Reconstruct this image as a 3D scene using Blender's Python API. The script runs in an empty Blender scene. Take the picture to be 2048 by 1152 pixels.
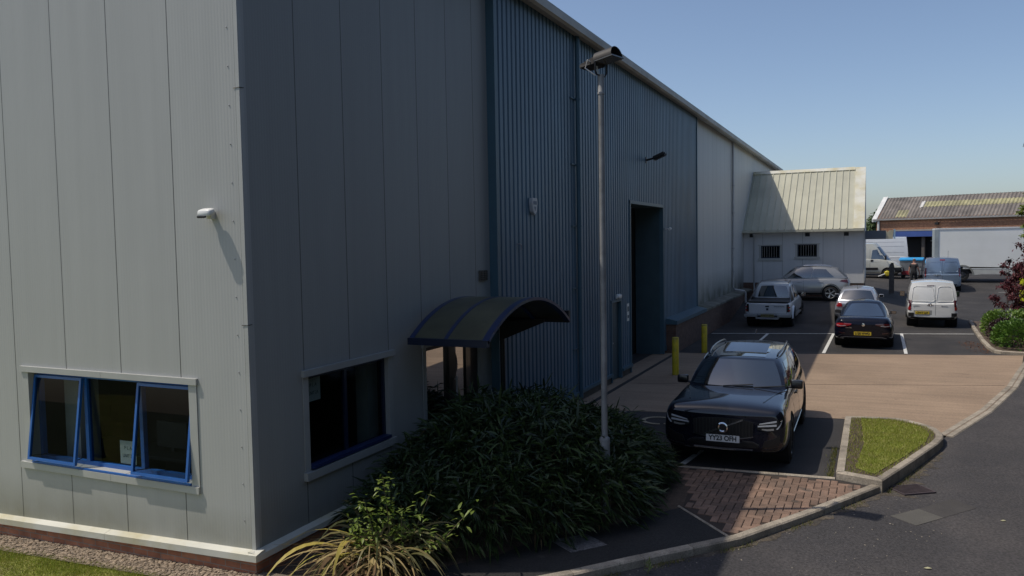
import bpy, bmesh, math, random
from mathutils import Vector, Matrix
from mathutils.bvhtree import BVHTree
R = math.radians
random.seed(7)
SC = bpy.context.scene
COL = SC.collection

# ---------------------------------------------------------------- camera
cam_d = bpy.data.cameras.new('camera')
cam_d.sensor_width = 36.0
cam_d.lens = 28.0
cam_d.clip_start = 0.1
cam_d.clip_end = 3000
cam = bpy.data.objects.new('camera', cam_d)
COL.objects.link(cam)
CR = ((0.91013302, 0.0085818, -0.41422728), (0.41397, -0.05969717, 0.90833093), (-0.01693308, -0.99817964, -0.05788497))
m3 = Matrix(((CR[0][0], -CR[0][1], -CR[0][2]), (CR[1][0], -CR[1][1], -CR[1][2]), (CR[2][0], -CR[2][1], -CR[2][2])))
cam.matrix_world = Matrix.Translation((0, 0, 3.7)) @ m3.to_4x4()
SC.camera = cam

# ---------------------------------------------------------------- sky and sun
SUN = Vector((1.0, 0.44, -1.95)).normalized()
el = math.asin(-SUN.z)
W = bpy.data.worlds.new('World')
SC.world = W
W.use_nodes = True
wn = W.node_tree.nodes
bg = wn['Background']
sky = wn.new('ShaderNodeTexSky')
sky.sky_type = 'NISHITA'
sky.sun_disc = False
sky.sun_elevation = el
sky.sun_rotation = math.atan2(-SUN.x, -SUN.y)
sky.altitude = 80
sky.air_density = 0.8
sky.dust_density = 1.6
sky.ozone_density = 1.0
W.node_tree.links.new(sky.outputs[0], bg.inputs[0])
bg.inputs[1].default_value = 0.15
sl = bpy.data.lights.new('sun', 'SUN')
sl.energy = 3.4
sl.angle = R(0.53)
sl.color = (1.0, 0.93, 0.82)
so = bpy.data.objects.new('sun', sl)
so.rotation_euler = SUN.to_track_quat('-Z', 'Y').to_euler()
COL.objects.link(so)
SC.view_settings.view_transform = 'Standard'
SC.view_settings.look = 'None'
SC.view_settings.gamma = 1
SC.view_settings.exposure = -0.17
SC.render.resolution_x, SC.render.resolution_y = 1024, 576

# ---------------------------------------------------------------- materials
MATS = {}
def nd(t, kind, **kw):
    n = t.nodes.new(kind)
    for k, v in kw.items():
        setattr(n, k, v)
    return n
def pm(name, col, rough=.6, metal=0., var=.15, scale=3., bump=0., bscale=40., coat=0., spec=.5, col2=None, mixs=None, island=0., fine=0., fscale=60., spots=None, streak=None):
    """principled with noise variation: var broad brightness changes, col2 patches, fine speckle"""
    if name in MATS:
        return MATS[name]
    m = bpy.data.materials.new(name)
    m.use_nodes = True
    t = m.node_tree
    b = t.nodes['Principled BSDF']
    L = t.links.new
    tc = nd(t, 'ShaderNodeTexCoord')
    co = tc.outputs['Object']
    base = nd(t, 'ShaderNodeRGB'); base.outputs[0].default_value = (*col, 1)
    cur = base.outputs[0]
    if col2 is not None:
        n = nd(t, 'ShaderNodeTexNoise'); n.inputs['Scale'].default_value = mixs or scale; n.inputs['Detail'].default_value = 6; n.inputs['Roughness'].default_value = .65
        L(co, n.inputs['Vector'])
        r = nd(t, 'ShaderNodeValToRGB'); r.color_ramp.elements[0].position = .42; r.color_ramp.elements[1].position = .66
        L(n.outputs[0], r.inputs[0])
        mx = nd(t, 'ShaderNodeMix', data_type='RGBA'); mx.inputs[7].default_value = (*col2, 1)
        L(r.outputs[0], mx.inputs[0]); L(cur, mx.inputs[6]); cur = mx.outputs[2]
    if streak is not None:      # long faint bands (tyre tracks, brushing): scale vector and amount
        mp = nd(t, 'ShaderNodeMapping'); mp.inputs['Scale'].default_value = streak[0]; mp.inputs['Rotation'].default_value = (0, 0, streak[2] if len(streak) > 2 else 0); L(co, mp.inputs[0])
        n = nd(t, 'ShaderNodeTexNoise'); n.inputs['Scale'].default_value = 1; n.inputs['Detail'].default_value = 4; L(mp.outputs[0], n.inputs['Vector'])
        mr = nd(t, 'ShaderNodeMapRange'); mr.inputs[1].default_value = .3; mr.inputs[2].default_value = .7; mr.inputs[3].default_value = 1 - streak[1]; mr.inputs[4].default_value = 1 + streak[1] * .6; L(n.outputs[0], mr.inputs[0])
        sc = nd(t, 'ShaderNodeVectorMath', operation='SCALE'); L(cur, sc.inputs[0]); L(mr.outputs[0], sc.inputs['Scale']); cur = sc.outputs[0]
    for sp_s, sp_t, sp_c in (spots or ()):   # scattered stains: noise scale, threshold, colour
        n = nd(t, 'ShaderNodeTexNoise'); n.inputs['Scale'].default_value = sp_s; n.inputs['Detail'].default_value = 3; n.inputs['Distortion'].default_value = .4; L(co, n.inputs['Vector'])
        mr = nd(t, 'ShaderNodeMapRange'); mr.inputs[1].default_value = sp_t; mr.inputs[2].default_value = sp_t + .05; mr.inputs[4].default_value = .75; L(n.outputs[0], mr.inputs[0])
        mx = nd(t, 'ShaderNodeMix', data_type='RGBA'); mx.inputs[7].default_value = (*sp_c, 1); L(mr.outputs[0], mx.inputs[0]); L(cur, mx.inputs[6]); cur = mx.outputs[2]
    if var or fine or island:
        n = nd(t, 'ShaderNodeTexNoise'); n.inputs['Scale'].default_value = scale; n.inputs['Detail'].default_value = 5
        L(co, n.inputs['Vector'])
        mr = nd(t, 'ShaderNodeMapRange'); mr.inputs[1].default_value = .25; mr.inputs[2].default_value = .75; mr.inputs[3].default_value = 1 - var; mr.inputs[4].default_value = 1 + var
        L(n.outputs[0], mr.inputs[0]); f = mr.outputs[0]
        if fine:
            n2 = nd(t, 'ShaderNodeTexNoise'); n2.inputs['Scale'].default_value = fscale; n2.inputs['Detail'].default_value = 3
            L(co, n2.inputs['Vector'])
            m2 = nd(t, 'ShaderNodeMapRange'); m2.inputs[1].default_value = .3; m2.inputs[2].default_value = .7; m2.inputs[3].default_value = 1 - fine; m2.inputs[4].default_value = 1 + fine
            L(n2.outputs[0], m2.inputs[0])
            k = nd(t, 'ShaderNodeMath', operation='MULTIPLY'); L(f, k.inputs[0]); L(m2.outputs[0], k.inputs[1]); f = k.outputs[0]
        if island:
            g = nd(t, 'ShaderNodeNewGeometry')
            m2 = nd(t, 'ShaderNodeMapRange'); m2.inputs[3].default_value = 1 - island; m2.inputs[4].default_value = 1 + island
            L(g.outputs['Random Per Island'], m2.inputs[0])
            k = nd(t, 'ShaderNodeMath', operation='MULTIPLY'); L(f, k.inputs[0]); L(m2.outputs[0], k.inputs[1]); f = k.outputs[0]
        sc = nd(t, 'ShaderNodeVectorMath', operation='SCALE'); L(cur, sc.inputs[0]); L(f, sc.inputs['Scale']); cur = sc.outputs[0]
    L(cur, b.inputs['Base Color'])
    b.inputs['Roughness'].default_value = rough
    b.inputs['Metallic'].default_value = metal
    b.inputs['Specular IOR Level'].default_value = spec
    b.inputs['Coat Weight'].default_value = coat
    b.inputs['Coat Roughness'].default_value = .03
    if bump:
        n = nd(t, 'ShaderNodeTexNoise'); n.inputs['Scale'].default_value = bscale; n.inputs['Detail'].default_value = 4
        L(co, n.inputs['Vector'])
        bp = nd(t, 'ShaderNodeBump'); bp.inputs['Strength'].default_value = bump; bp.inputs['Distance'].default_value = .02
        L(n.outputs[0], bp.inputs['Height']); L(bp.outputs[0], b.inputs['Normal'])
    MATS[name] = m
    return m

def cladding(name, col, axis, joint0, pitch, ribs=.045, stain=None):
    """flat composite panels: dark upright joints, faint micro ribs, weathering streaks; axis 0=x 1=y runs along the wall"""
    m = bpy.data.materials.new(name); m.use_nodes = True
    t = m.node_tree; b = t.nodes['Principled BSDF']; L = t.links.new
    tc = nd(t, 'ShaderNodeTexCoord'); sp = nd(t, 'ShaderNodeSeparateXYZ'); L(tc.outputs['Object'], sp.inputs[0])
    u = sp.outputs[axis]
    def math_(op, a, bv=None):
        k = nd(t, 'ShaderNodeMath', operation=op)
        for i, v in enumerate((a, bv)):
            if v is None: continue
            if isinstance(v, (int, float)): k.inputs[i].default_value = v
            else: L(v, k.inputs[i])
        return k.outputs[0]
    s = math_('SUBTRACT', u, joint0); s = math_('DIVIDE', s, pitch); fl = math_('FLOOR', s); fr = math_('SUBTRACT', s, fl)
    d = math_('ABSOLUTE', math_('SUBTRACT', fr, .5))
    joint = math_('GREATER_THAN', d, .5 - .007 / pitch)
    # each panel a little different
    wn_ = nd(t, 'ShaderNodeTexWhiteNoise', noise_dimensions='1D'); L(fl, wn_.inputs['W'])
    pv = nd(t, 'ShaderNodeMapRange'); pv.inputs[3].default_value = .975; pv.inputs[4].default_value = 1.02; L(wn_.outputs[0], pv.inputs[0])
    # streaks
    mp = nd(t, 'ShaderNodeMapping'); mp.inputs['Scale'].default_value = (6, 6, .35); L(tc.outputs['Object'], mp.inputs[0])
    n = nd(t, 'ShaderNodeTexNoise'); n.inputs['Scale'].default_value = 1.0; n.inputs['Detail'].default_value = 6; L(mp.outputs[0], n.inputs['Vector'])
    sv = nd(t, 'ShaderNodeMapRange'); sv.inputs[1].default_value = .3; sv.inputs[2].default_value = .7; sv.inputs[3].default_value = .965; sv.inputs[4].default_value = 1.025; L(n.outputs[0], sv.inputs[0])
    f = math_('MULTIPLY', pv.outputs[0], sv.outputs[0])
    jm = math_('SUBTRACT', 1.0, math_('MULTIPLY', joint, .72)); f = math_('MULTIPLY', f, jm)
    base = nd(t, 'ShaderNodeRGB'); base.outputs[0].default_value = (*col, 1); cur = base.outputs[0]
    if stain:
        z0, z1, sc_ = stain
        zr = nd(t, 'ShaderNodeMapRange'); zr.inputs[1].default_value = z0; zr.inputs[2].default_value = z1; zr.inputs[3].default_value = 1; zr.inputs[4].default_value = 0; L(sp.outputs[2], zr.inputs[0])
        n3 = nd(t, 'ShaderNodeTexNoise'); n3.inputs['Scale'].default_value = 1.6; n3.inputs['Detail'].default_value = 8; L(tc.outputs['Object'], n3.inputs['Vector'])
        a = math_('MULTIPLY', zr.outputs[0], math_('MULTIPLY', n3.outputs[0], 1.7))
        k = nd(t, 'ShaderNodeMath', operation='MULTIPLY', use_clamp=True); L(a, k.inputs[0]); k.inputs[1].default_value = .9
        mx = nd(t, 'ShaderNodeMix', data_type='RGBA'); mx.inputs[7].default_value = (*sc_, 1); L(k.outputs[0], mx.inputs[0]); L(cur, mx.inputs[6]); cur = mx.outputs[2]
    sc = nd(t, 'ShaderNodeVectorMath', operation='SCALE'); L(cur, sc.inputs[0]); L(f, sc.inputs['Scale'])
    L(sc.outputs[0], b.inputs['Base Color'])
    b.inputs['Roughness'].default_value = .5; b.inputs['Specular IOR Level'].default_value = .35
    h = math_('MULTIPLY', math_('SINE', math_('MULTIPLY', u, 2 * math.pi / ribs)), .0008)
    h = math_('SUBTRACT', h, math_('MULTIPLY', joint, .006))
    n4 = nd(t, 'ShaderNodeTexNoise'); n4.inputs['Scale'].default_value = .8; L(tc.outputs['Object'], n4.inputs['Vector'])
    h = math_('ADD', h, math_('MULTIPLY', n4.outputs[0], .012))
    bp = nd(t, 'ShaderNodeBump'); bp.inputs['Strength'].default_value = .5; bp.inputs['Distance'].default_value = 1.0
    L(h, bp.inputs['Height']); L(bp.outputs[0], b.inputs['Normal'])
    return m

def brick_mat(name, c1, c2, mortar, w=.225, h=.075):
    m = bpy.data.materials.new(name); m.use_nodes = True
    t = m.node_tree; b = t.nodes['Principled BSDF']; L = t.links.new
    tc = nd(t, 'ShaderNodeTexCoord'); sp = nd(t, 'ShaderNodeSeparateXYZ'); L(tc.outputs['Object'], sp.inputs[0])
    a = nd(t, 'ShaderNodeMath', operation='ADD'); L(sp.outputs[0], a.inputs[0]); L(sp.outputs[1], a.inputs[1])
    cb = nd(t, 'ShaderNodeCombineXYZ'); L(a.outputs[0], cb.inputs[0]); L(sp.outputs[2], cb.inputs[1])
    br = nd(t, 'ShaderNodeTexBrick'); br.inputs['Scale'].default_value = 1; br.inputs['Brick Width'].default_value = w; br.inputs['Row Height'].default_value = h
    br.inputs['Mortar Size'].default_value = .006; br.inputs['Color1'].default_value = (*c1, 1); br.inputs['Color2'].default_value = (*c2, 1); br.inputs['Mortar'].default_value = (*mortar, 1)
    L(cb.outputs[0], br.inputs['Vector'])
    n = nd(t, 'ShaderNodeTexNoise'); n.inputs['Scale'].default_value = 7; n.inputs['Detail'].default_value = 5; L(tc.outputs['Object'], n.inputs['Vector'])
    mr = nd(t, 'ShaderNodeMapRange'); mr.inputs[1].default_value = .25; mr.inputs[2].default_value = .75; mr.inputs[3].default_value = .7; mr.inputs[4].default_value = 1.25; L(n.outputs[0], mr.inputs[0])
    sc = nd(t, 'ShaderNodeVectorMath', operation='SCALE'); L(br.outputs[0], sc.inputs[0]); L(mr.outputs[0], sc.inputs['Scale'])
    L(sc.outputs[0], b.inputs['Base Color']); b.inputs['Roughness'].default_value = .85
    bp = nd(t, 'ShaderNodeBump'); bp.inputs['Strength'].default_value = .6; bp.inputs['Distance'].default_value = .01; bp.invert = True
    L(br.outputs['Fac'], bp.inputs['Height']); L(bp.outputs[0], b.inputs['Normal'])
    return m

def glass_mat(name, tint=(.75, .82, .82), refl=1.0):
    """a pane you can see through: fresnel reflection over a tinted transparent sheet"""
    m = bpy.data.materials.new(name); m.use_nodes = True
    t = m.node_tree; L = t.links.new
    out = t.nodes['Material Output']; t.nodes.remove(t.nodes['Principled BSDF'])
    fr = nd(t, 'ShaderNodeFresnel'); fr.inputs[0].default_value = 1.6
    k = nd(t, 'ShaderNodeMath', operation='MULTIPLY', use_clamp=True); k.inputs[1].default_value = refl * 1.7; L(fr.outputs[0], k.inputs[0])
    ge = nd(t, 'ShaderNodeNewGeometry'); iv = nd(t, 'ShaderNodeMath', operation='SUBTRACT'); iv.inputs[0].default_value = 1; L(ge.outputs['Backfacing'], iv.inputs[1])
    k2 = nd(t, 'ShaderNodeMath', operation='MULTIPLY'); L(k.outputs[0], k2.inputs[0]); L(iv.outputs[0], k2.inputs[1]); k = k2
    tr = nd(t, 'ShaderNodeBsdfTransparent'); tr.inputs[0].default_value = (*tint, 1)
    gl = nd(t, 'ShaderNodeBsdfGlossy'); gl.inputs['Roughness'].default_value = .005
    mx = nd(t, 'ShaderNodeMixShader'); L(k.outputs[0], mx.inputs[0]); L(tr.outputs[0], mx.inputs[1]); L(gl.outputs[0], mx.inputs[2])
    L(mx.outputs[0], out.inputs[0])
    return m

def leaf_mat(name, c1, c2, rough=.5, spec=.4, trans=.25):
    m = bpy.data.materials.new(name); m.use_nodes = True
    t = m.node_tree; b = t.nodes['Principled BSDF']; L = t.links.new
    g = nd(t, 'ShaderNodeNewGeometry')
    r = nd(t, 'ShaderNodeMix', data_type='RGBA'); r.inputs[6].default_value = (*c1, 1); r.inputs[7].default_value = (*c2, 1)
    L(g.outputs['Random Per Island'], r.inputs[0]); L(r.outputs[2], b.inputs['Base Color'])
    b.inputs['Roughness'].default_value = rough; b.inputs['Specular IOR Level'].default_value = spec
    out = t.nodes['Material Output']
    tr = nd(t, 'ShaderNodeBsdfTranslucent'); L(r.outputs[2], tr.inputs[0])
    mx = nd(t, 'ShaderNodeMixShader'); mx.inputs[0].default_value = trans
    L(b.outputs[0], mx.inputs[1]); L(tr.outputs[0], mx.inputs[2]); L(mx.outputs[0], out.inputs[0])
    return m

# ---------------------------------------------------------------- mesh helpers
class MB:
    def __init__(s):
        s.v = []; s.f = []
    def add(s, vs, fs):
        o = len(s.v); s.v += [tuple(p) for p in vs]; s.f += [tuple(i + o for i in f) for f in fs]; return s
    def box(s, x0, x1, y0, y1, z0, z1):
        return s.add([(x0, y0, z0), (x1, y0, z0), (x1, y1, z0), (x0, y1, z0), (x0, y0, z1), (x1, y0, z1), (x1, y1, z1), (x0, y1, z1)],
                     [(0, 3, 2, 1), (4, 5, 6, 7), (0, 1, 5, 4), (1, 2, 6, 5), (2, 3, 7, 6), (3, 0, 4, 7)])
    def obox(s, c, sx, sy, sz, M=None):
        h = [(x * sx / 2, y * sy / 2, z * sz / 2) for z in (-1, 1) for x, y in ((-1, -1), (1, -1), (1, 1), (-1, 1))]
        M = M or Matrix.Identity(3)
        return s.add([Vector(c) + M @ Vector(p) for p in h], [(0, 3, 2, 1), (4, 5, 6, 7), (0, 1, 5, 4), (1, 2, 6, 5), (2, 3, 7, 6), (3, 0, 4, 7)])
    def prism(s, poly, vec):
        """extrude a planar polygon (3D points) by vec"""
        n = len(poly); vec = Vector(vec)
        a = [Vector(p) for p in poly]; b = [p + vec for p in a]
        return s.add(a + b, [tuple(range(n))[::-1], tuple(range(n, 2 * n))] + [(i, (i + 1) % n, n + (i + 1) % n, n + i) for i in range(n)])
    def tube(s, pts, r, n=8, cap=True):
        pts = [Vector(p) for p in pts]; rs = r if isinstance(r, (list, tuple)) else [r] * len(pts)
        vs = []; fs = []; up = None
        for i, p in enumerate(pts):
            d = (pts[min(i + 1, len(pts) - 1)] - pts[max(i - 1, 0)]).normalized()
            if up is None or abs(up.dot(d)) > .98:
                up = Vector((0, 0, 1)) if abs(d.z) < .9 else Vector((1, 0, 0))
            a = d.cross(up).normalized(); b = a.cross(d).normalized(); up = b
            for k in range(n):
                t = 2 * math.pi * k / n
                vs.append(p + (a * math.cos(t) + b * math.sin(t)) * rs[i])
        for i in range(len(pts) - 1):
            for k in range(n):
                fs.append((i * n + k, i * n + (k + 1) % n, (i + 1) * n + (k + 1) % n, (i + 1) * n + k))
        if cap:
            fs.append(tuple(range(n))[::-1]); fs.append(tuple(range((len(pts) - 1) * n, len(pts) * n)))
        return s.add(vs, fs)
    def lathe(s, prof, n=24, M=None, close=False):
        """prof list of (r, h) turned about local z"""
        M = M or Matrix.Identity(4)
        vs = []; fs = []
        for r, h in prof:
            for k in range(n):
                t = 2 * math.pi * k / n
                vs.append(M @ Vector((r * math.cos(t), r * math.sin(t), h)))
        m = len(prof)
        for i in range(m if close else m - 1):
            j = (i + 1) % m
            for k in range(n):
                fs.append((i * n + k, i * n + (k + 1) % n, j * n + (k + 1) % n, j * n + k))
        if not close:
            if prof[0][0] > 1e-5: fs.append(tuple(range(n))[::-1])
            if prof[-1][0] > 1e-5: fs.append(tuple(range((m - 1) * n, m * n)))
        return s.add(vs, fs)
    def grid(s, fn, nu, nv, flip=False):
        vs = [fn(i / nu, j / nv) for j in range(nv + 1) for i in range(nu + 1)]
        fs = []
        for j in range(nv):
            for i in range(nu):
                a = j * (nu + 1) + i
                q = (a, a + 1, a + nu + 2, a + nu + 1)
                fs.append(q[::-1] if flip else q)
        return s.add(vs, fs)
    def slab(s, fn, nu, nv, off):
        """closed sheet: surface fn plus a copy pushed by off(u,v) vector"""
        W_ = nu + 1
        a = [Vector(fn(i / nu, j / nv)) for j in range(nv + 1) for i in range(W_)]
        b = [Vector(p) + Vector(off(i / nu, j / nv)) for p, (j, i) in zip(a, [(j, i) for j in range(nv + 1) for i in range(W_)])]
        N = len(a); fs = []
        for j in range(nv):
            for i in range(nu):
                q = (j * W_ + i, j * W_ + i + 1, (j + 1) * W_ + i + 1, (j + 1) * W_ + i)
                fs.append(tuple(x + N for x in q)); fs.append(q[::-1])
        rim = [i for i in range(nu)] + [j * W_ + nu for j in range(nv)] + [nv * W_ + i for i in range(nu, 0, -1)] + [j * W_ for j in range(nv, 0, -1)]
        for k in range(len(rim)):
            p, q = rim[k], rim[(k + 1) % len(rim)]
            fs.append((p, q, q + N, p + N))
        return s.add(a + b, fs)
    def build_each(s, name, mat, parent=None, smooth=None, bevel=0.):
        """one object for every connected piece"""
        n = len(s.v); up = list(range(n))
        def find(i):
            while up[i] != i: up[i] = up[up[i]]; i = up[i]
            return i
        for f in s.f:
            for i in f[1:]: up[find(i)] = find(f[0])
        parts = {}
        for f in s.f: parts.setdefault(find(f[0]), []).append(f)
        out = []
        for fs in parts.values():
            ids = sorted({i for f in fs for i in f}); mp = {k: j for j, k in enumerate(ids)}
            q = MB(); q.add([s.v[i] for i in ids], [tuple(mp[i] for i in f) for f in fs]); out.append(q.build(name, mat, parent, smooth, bevel))
        return out
    def build(s, name, mat, parent=None, smooth=None, bevel=0., fix=True):
        me = bpy.data.meshes.new(name)
        me.from_pydata(s.v, [], s.f)
        if fix or bevel:
            bm = bmesh.new(); bm.from_mesh(me)
            if bevel:
                bmesh.ops.remove_doubles(bm, verts=bm.verts, dist=1e-5)
                es = [e for e in bm.edges if len(e.link_faces) == 2 and e.calc_face_angle(0) > R(30)]
                bmesh.ops.bevel(bm, geom=es, offset=bevel, segments=2, affect='EDGES', clamp_overlap=True)
            bmesh.ops.recalc_face_normals(bm, faces=bm.faces)
            bm.to_mesh(me); bm.free()
        return link(name, me, mat, parent, smooth)
def link(name, me, mat, parent=None, smooth=None):
    for m in (mat if isinstance(mat, (list, tuple)) else [mat]):
        if m: me.materials.append(m)
    if smooth is not None:
        for p in me.polygons: p.use_smooth = True
        me.set_sharp_from_angle(angle=R(smooth))
    o = bpy.data.objects.new(name, me); COL.objects.link(o)
    if parent: o.parent = parent
    return o
def tag(o, label, cat, group=None):
    o['label'] = label; o['category'] = cat
    if group: o['group'] = group
    return o
def struct(o, kind='structure'):
    o['kind'] = kind; return o
def thing(name, label, cat, loc=(0, 0, 0), rz=0., group=None):
    o = bpy.data.objects.new(name, None); COL.objects.link(o); o.empty_display_size = .3
    o.location = loc; o.rotation_euler = (0, 0, rz)
    return tag(o, label, cat, group)
def evaluated(o):
    dg = bpy.context.evaluated_depsgraph_get()
    return bpy.data.meshes.new_from_object(o.evaluated_get(dg))
def drop(o):
    me = o.data; bpy.data.objects.remove(o)
    if isinstance(me, bpy.types.Mesh): bpy.data.meshes.remove(me)
def text(name, s, h, mat, parent, M, extrude=.001, width=None, bold=0.):
    """lettering as a thin mesh: cap height h, centred, in the local xy plane of M"""
    cu = bpy.data.curves.new(name, 'FONT'); cu.body = s; cu.size = h / .72; cu.align_x = 'CENTER'; cu.align_y = 'CENTER'; cu.extrude = extrude; cu.offset = bold
    o = bpy.data.objects.new(name, cu); COL.objects.link(o)
    me = evaluated(o); bpy.data.objects.remove(o); bpy.data.curves.remove(cu)
    if width:
        xs = [v.co.x for v in me.vertices]; k = width / (max(xs) - min(xs))
        for v in me.vertices: v.co.x *= k
    me.transform(M)
    return link(name, me, mat, parent)
def facing(loc, right, up):
    r = Vector(right).normalized(); u = Vector(up).normalized(); n = r.cross(u)
    M = Matrix((r, u, n)).transposed().to_4x4(); M.translation = Vector(loc)
    return M
def lerp(a, b, t): return a + (b - a) * t
def interp(x, pts):
    if x <= pts[0][0]: return pts[0][1]
    for (x0, y0), (x1, y1) in zip(pts, pts[1:]):
        if x <= x1: return lerp(y0, y1, (x - x0) / (x1 - x0))
    return pts[-1][1]
def gz(x, y):
    """level of the tarmac: flat in front, rising towards the annex and the yard behind"""
    l = interp(y, [(36, 0), (40.2, .6), (44, .68), (60, .86), (90, 1.0)])
    r = interp(y, [(37, 0), (45, .12), (52, .33), (58, .72), (64, .86), (90, 1.0)])
    t = min(1, max(0, (x + 1.2) / 3.4))
    t = t * t * (3 - 2 * t)
    return lerp(l, r, t)
# ---------------------------------------------------------------- shared materials
M_asph = pm('asphalt', (.033, .0305, .030), .9, var=.18, scale=.7, bump=.5, bscale=90, col2=(.052, .046, .043), mixs=.35, fine=.34, fscale=38, spots=[(1.3, .70, (.022, .020, .020)), (3.5, .735, (.075, .07, .065))], streak=((1.2, .12, 1), .14))
M_road = pm('road_asphalt', (.053, .049, .050), .9, var=.16, scale=.5, bump=.7, bscale=70, col2=(.066, .059, .057), mixs=.5, fine=.42, fscale=32, spots=[(2.2, .71, (.036, .033, .034)), (6, .74, (.085, .078, .07))], streak=((.9, .10, 1), .16, .55))
M_foot = pm('footway_asphalt', (.024, .023, .022), .92, var=.2, scale=1.2, bump=.6, bscale=90, fine=.4, fscale=45, spots=[(5, .70, (.06, .055, .05))])
M_conc = pm('concrete', (.328, .235, .160), .85, var=.12, scale=.6, bump=.25, bscale=60, col2=(.26, .185, .125), mixs=.28, fine=.16, fscale=26, spots=[(1.1, .69, (.17, .115, .08)), (4.5, .73, (.13, .095, .07))], streak=((.25, 5.5, 1), .14, -.3))
M_kerb = pm('kerb_stone', (.33, .285, .225), .9, var=.22, scale=4, bump=.3, bscale=40, island=.20, fine=.25, col2=(.22, .19, .15), mixs=3, spots=[(7, .68, (.14, .13, .10))])
M_grass = pm('turf', (.20, .23, .035), .95, var=.35, scale=2.5, bump=.8, bscale=70, col2=(.29, .26, .09), mixs=3.5, fine=.3)
M_soil = pm('soil', (.085, .06, .042), .95, var=.3, scale=6, bump=.8, bscale=40, fine=.3)
M_white = pm('road_paint', (.62, .61, .57), .7, var=.12, scale=3, fine=.25, fscale=25)
M_cream = pm('worn_cream_paint', (.34, .29, .20), .8, var=.25, scale=4, fine=.35, fscale=25)
M_trim = pm('grey_trim', (.43, .43, .405), .5, var=.08, scale=2)
M_pale = pm('pale_flashing', (.62, .61, .53), .5, var=.10, scale=1.5, col2=(.52, .47, .30), mixs=1.1)
M_bluec = pm('blue_cladding', (.085, .165, .235), .45, var=.12, scale=.7, col2=(.075, .14, .20), mixs=.3, streak=((2, 2, .3), .12))
M_bluet = pm('blue_trim', (.06, .125, .165), .45, var=.08)
M_bluef = pm('blue_frame', (.018, .115, .40), .4, var=.12, coat=.15)
M_navy = pm('dark_blue_frame', (.006, .013, .038), .4, var=.05, coat=.2)
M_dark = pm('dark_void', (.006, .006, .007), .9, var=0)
M_black = pm('black_plastic', (.012, .012, .013), .5, var=.1)
M_blackp = pm('black_paint', (.01, .01, .012), .3, var=0, coat=.5)
M_galv = pm('galvanised_steel', (.36, .36, .37), .55, metal=.55, var=.14, scale=5)
M_brickw = brick_mat('red_brick', (.30, .115, .06), (.40, .17, .09), (.25, .2, .16))
M_brickd = brick_mat('dark_brick', (.13, .075, .055), (.17, .10, .07), (.12, .10, .09))
M_glass = glass_mat('window_glass', (.68, .72, .72), refl=.2)
M_dglass = glass_mat('door_glass', (.35, .33, .3), 3.2)
M_frost = pm('obscure_glazing', (.105, .10, .06), .4, var=.3, scale=1.6, col2=(.06, .06, .04), mixs=1.2)
M_paper = pm('paper', (.72, .75, .72), .8, var=.03)
M_ink = pm('ink', (.10, .14, .16), .8, var=0)
M_wplas = pm('white_plastic', (.72, .72, .69), .4, var=.04)
M_yell = pm('yellow_paint', (.62, .50, .02), .5, var=.14, scale=4, col2=(.45, .36, .04), mixs=5)

# ---------------------------------------------------------------- ground
KERB = [(-5.4, 5.9), (-4.1, 6.9), (-2.99, 8.08), (-2.39, 8.80), (-1.47, 9.85), (-.65, 11.28), (.10, 12.70)]
CONC = [(1.22, 16.45), (2.15, 19.1), (3.05, 22.3), (3.55, 24.6), (4.25, 27.7), (4.95, 31.0)]
def poly_sheet(name, pts, z, mat, kind='structure'):
    bm = bmesh.new()
    vs = [bm.verts.new((x, y, z)) for x, y in pts]
    f = bm.faces.new(vs)
    bmesh.ops.triangulate(bm, faces=[f]); bmesh.ops.recalc_face_normals(bm, faces=bm.faces)
    for f in bm.faces:
        if f.normal.z < 0: f.normal_flip()
    me = bpy.data.meshes.new(name); bm.to_mesh(me); bm.free()
    return struct(link(name, me, mat), kind)
g = MB(); g.box(-900, 900, -300, 1500, -1.2, -.9)
M_far = pm('far_land', (.06, .085, .03), .95, var=.35, scale=.05, col2=(.09, .10, .05), mixs=.02)
struct(g.build('terrain', M_far))
rz_ = lambda y: interp(y, [(13.0, -.07), (16.5, -.014)])
r_ = MB(); ry = [-40, -10, 5, 13, 13.9, 14.8, 15.7, 16.5, 120]
r_.add([(x, y, rz_(y)) for y in ry for x in (-5.9, 60)], [(2 * i, 2 * i + 1, 2 * i + 3, 2 * i + 2) for i in range(len(ry) - 1)])
struct(r_.build('road', M_road))
cp = [(-7.2, 7.6)] + KERB[1:] + [(-.2, 13.0), (.9, 16.4)] + CONC + [(40, 31.0), (40, 36), (-7.2, 36)]
cs = MB()
bm = bmesh.new(); f = bm.faces.new([bm.verts.new((x, y, 0)) for x, y in cp]); bmesh.ops.triangulate(bm, faces=[f])
for f in bm.faces: cs.add([v.co for v in f.verts], [(0, 1, 2)])
bm.free()
xs = [-7.2 + .6 * i for i in range(24)] + [8, 10, 14, 20, 40]
ys = [36 + .4 * i for i in range(72)] + [66, 70, 80, 95]
cs.add([(x, y, gz(x, y)) for y in ys for x in xs], [(j * len(xs) + i, j * len(xs) + i + 1, (j + 1) * len(xs) + i + 1, (j + 1) * len(xs) + i) for j in range(len(ys) - 1) for i in range(len(xs) - 1)])
o = cs.build('car_park', M_asph); struct(o)
for p in o.data.polygons:
    p.use_smooth = True
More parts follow.
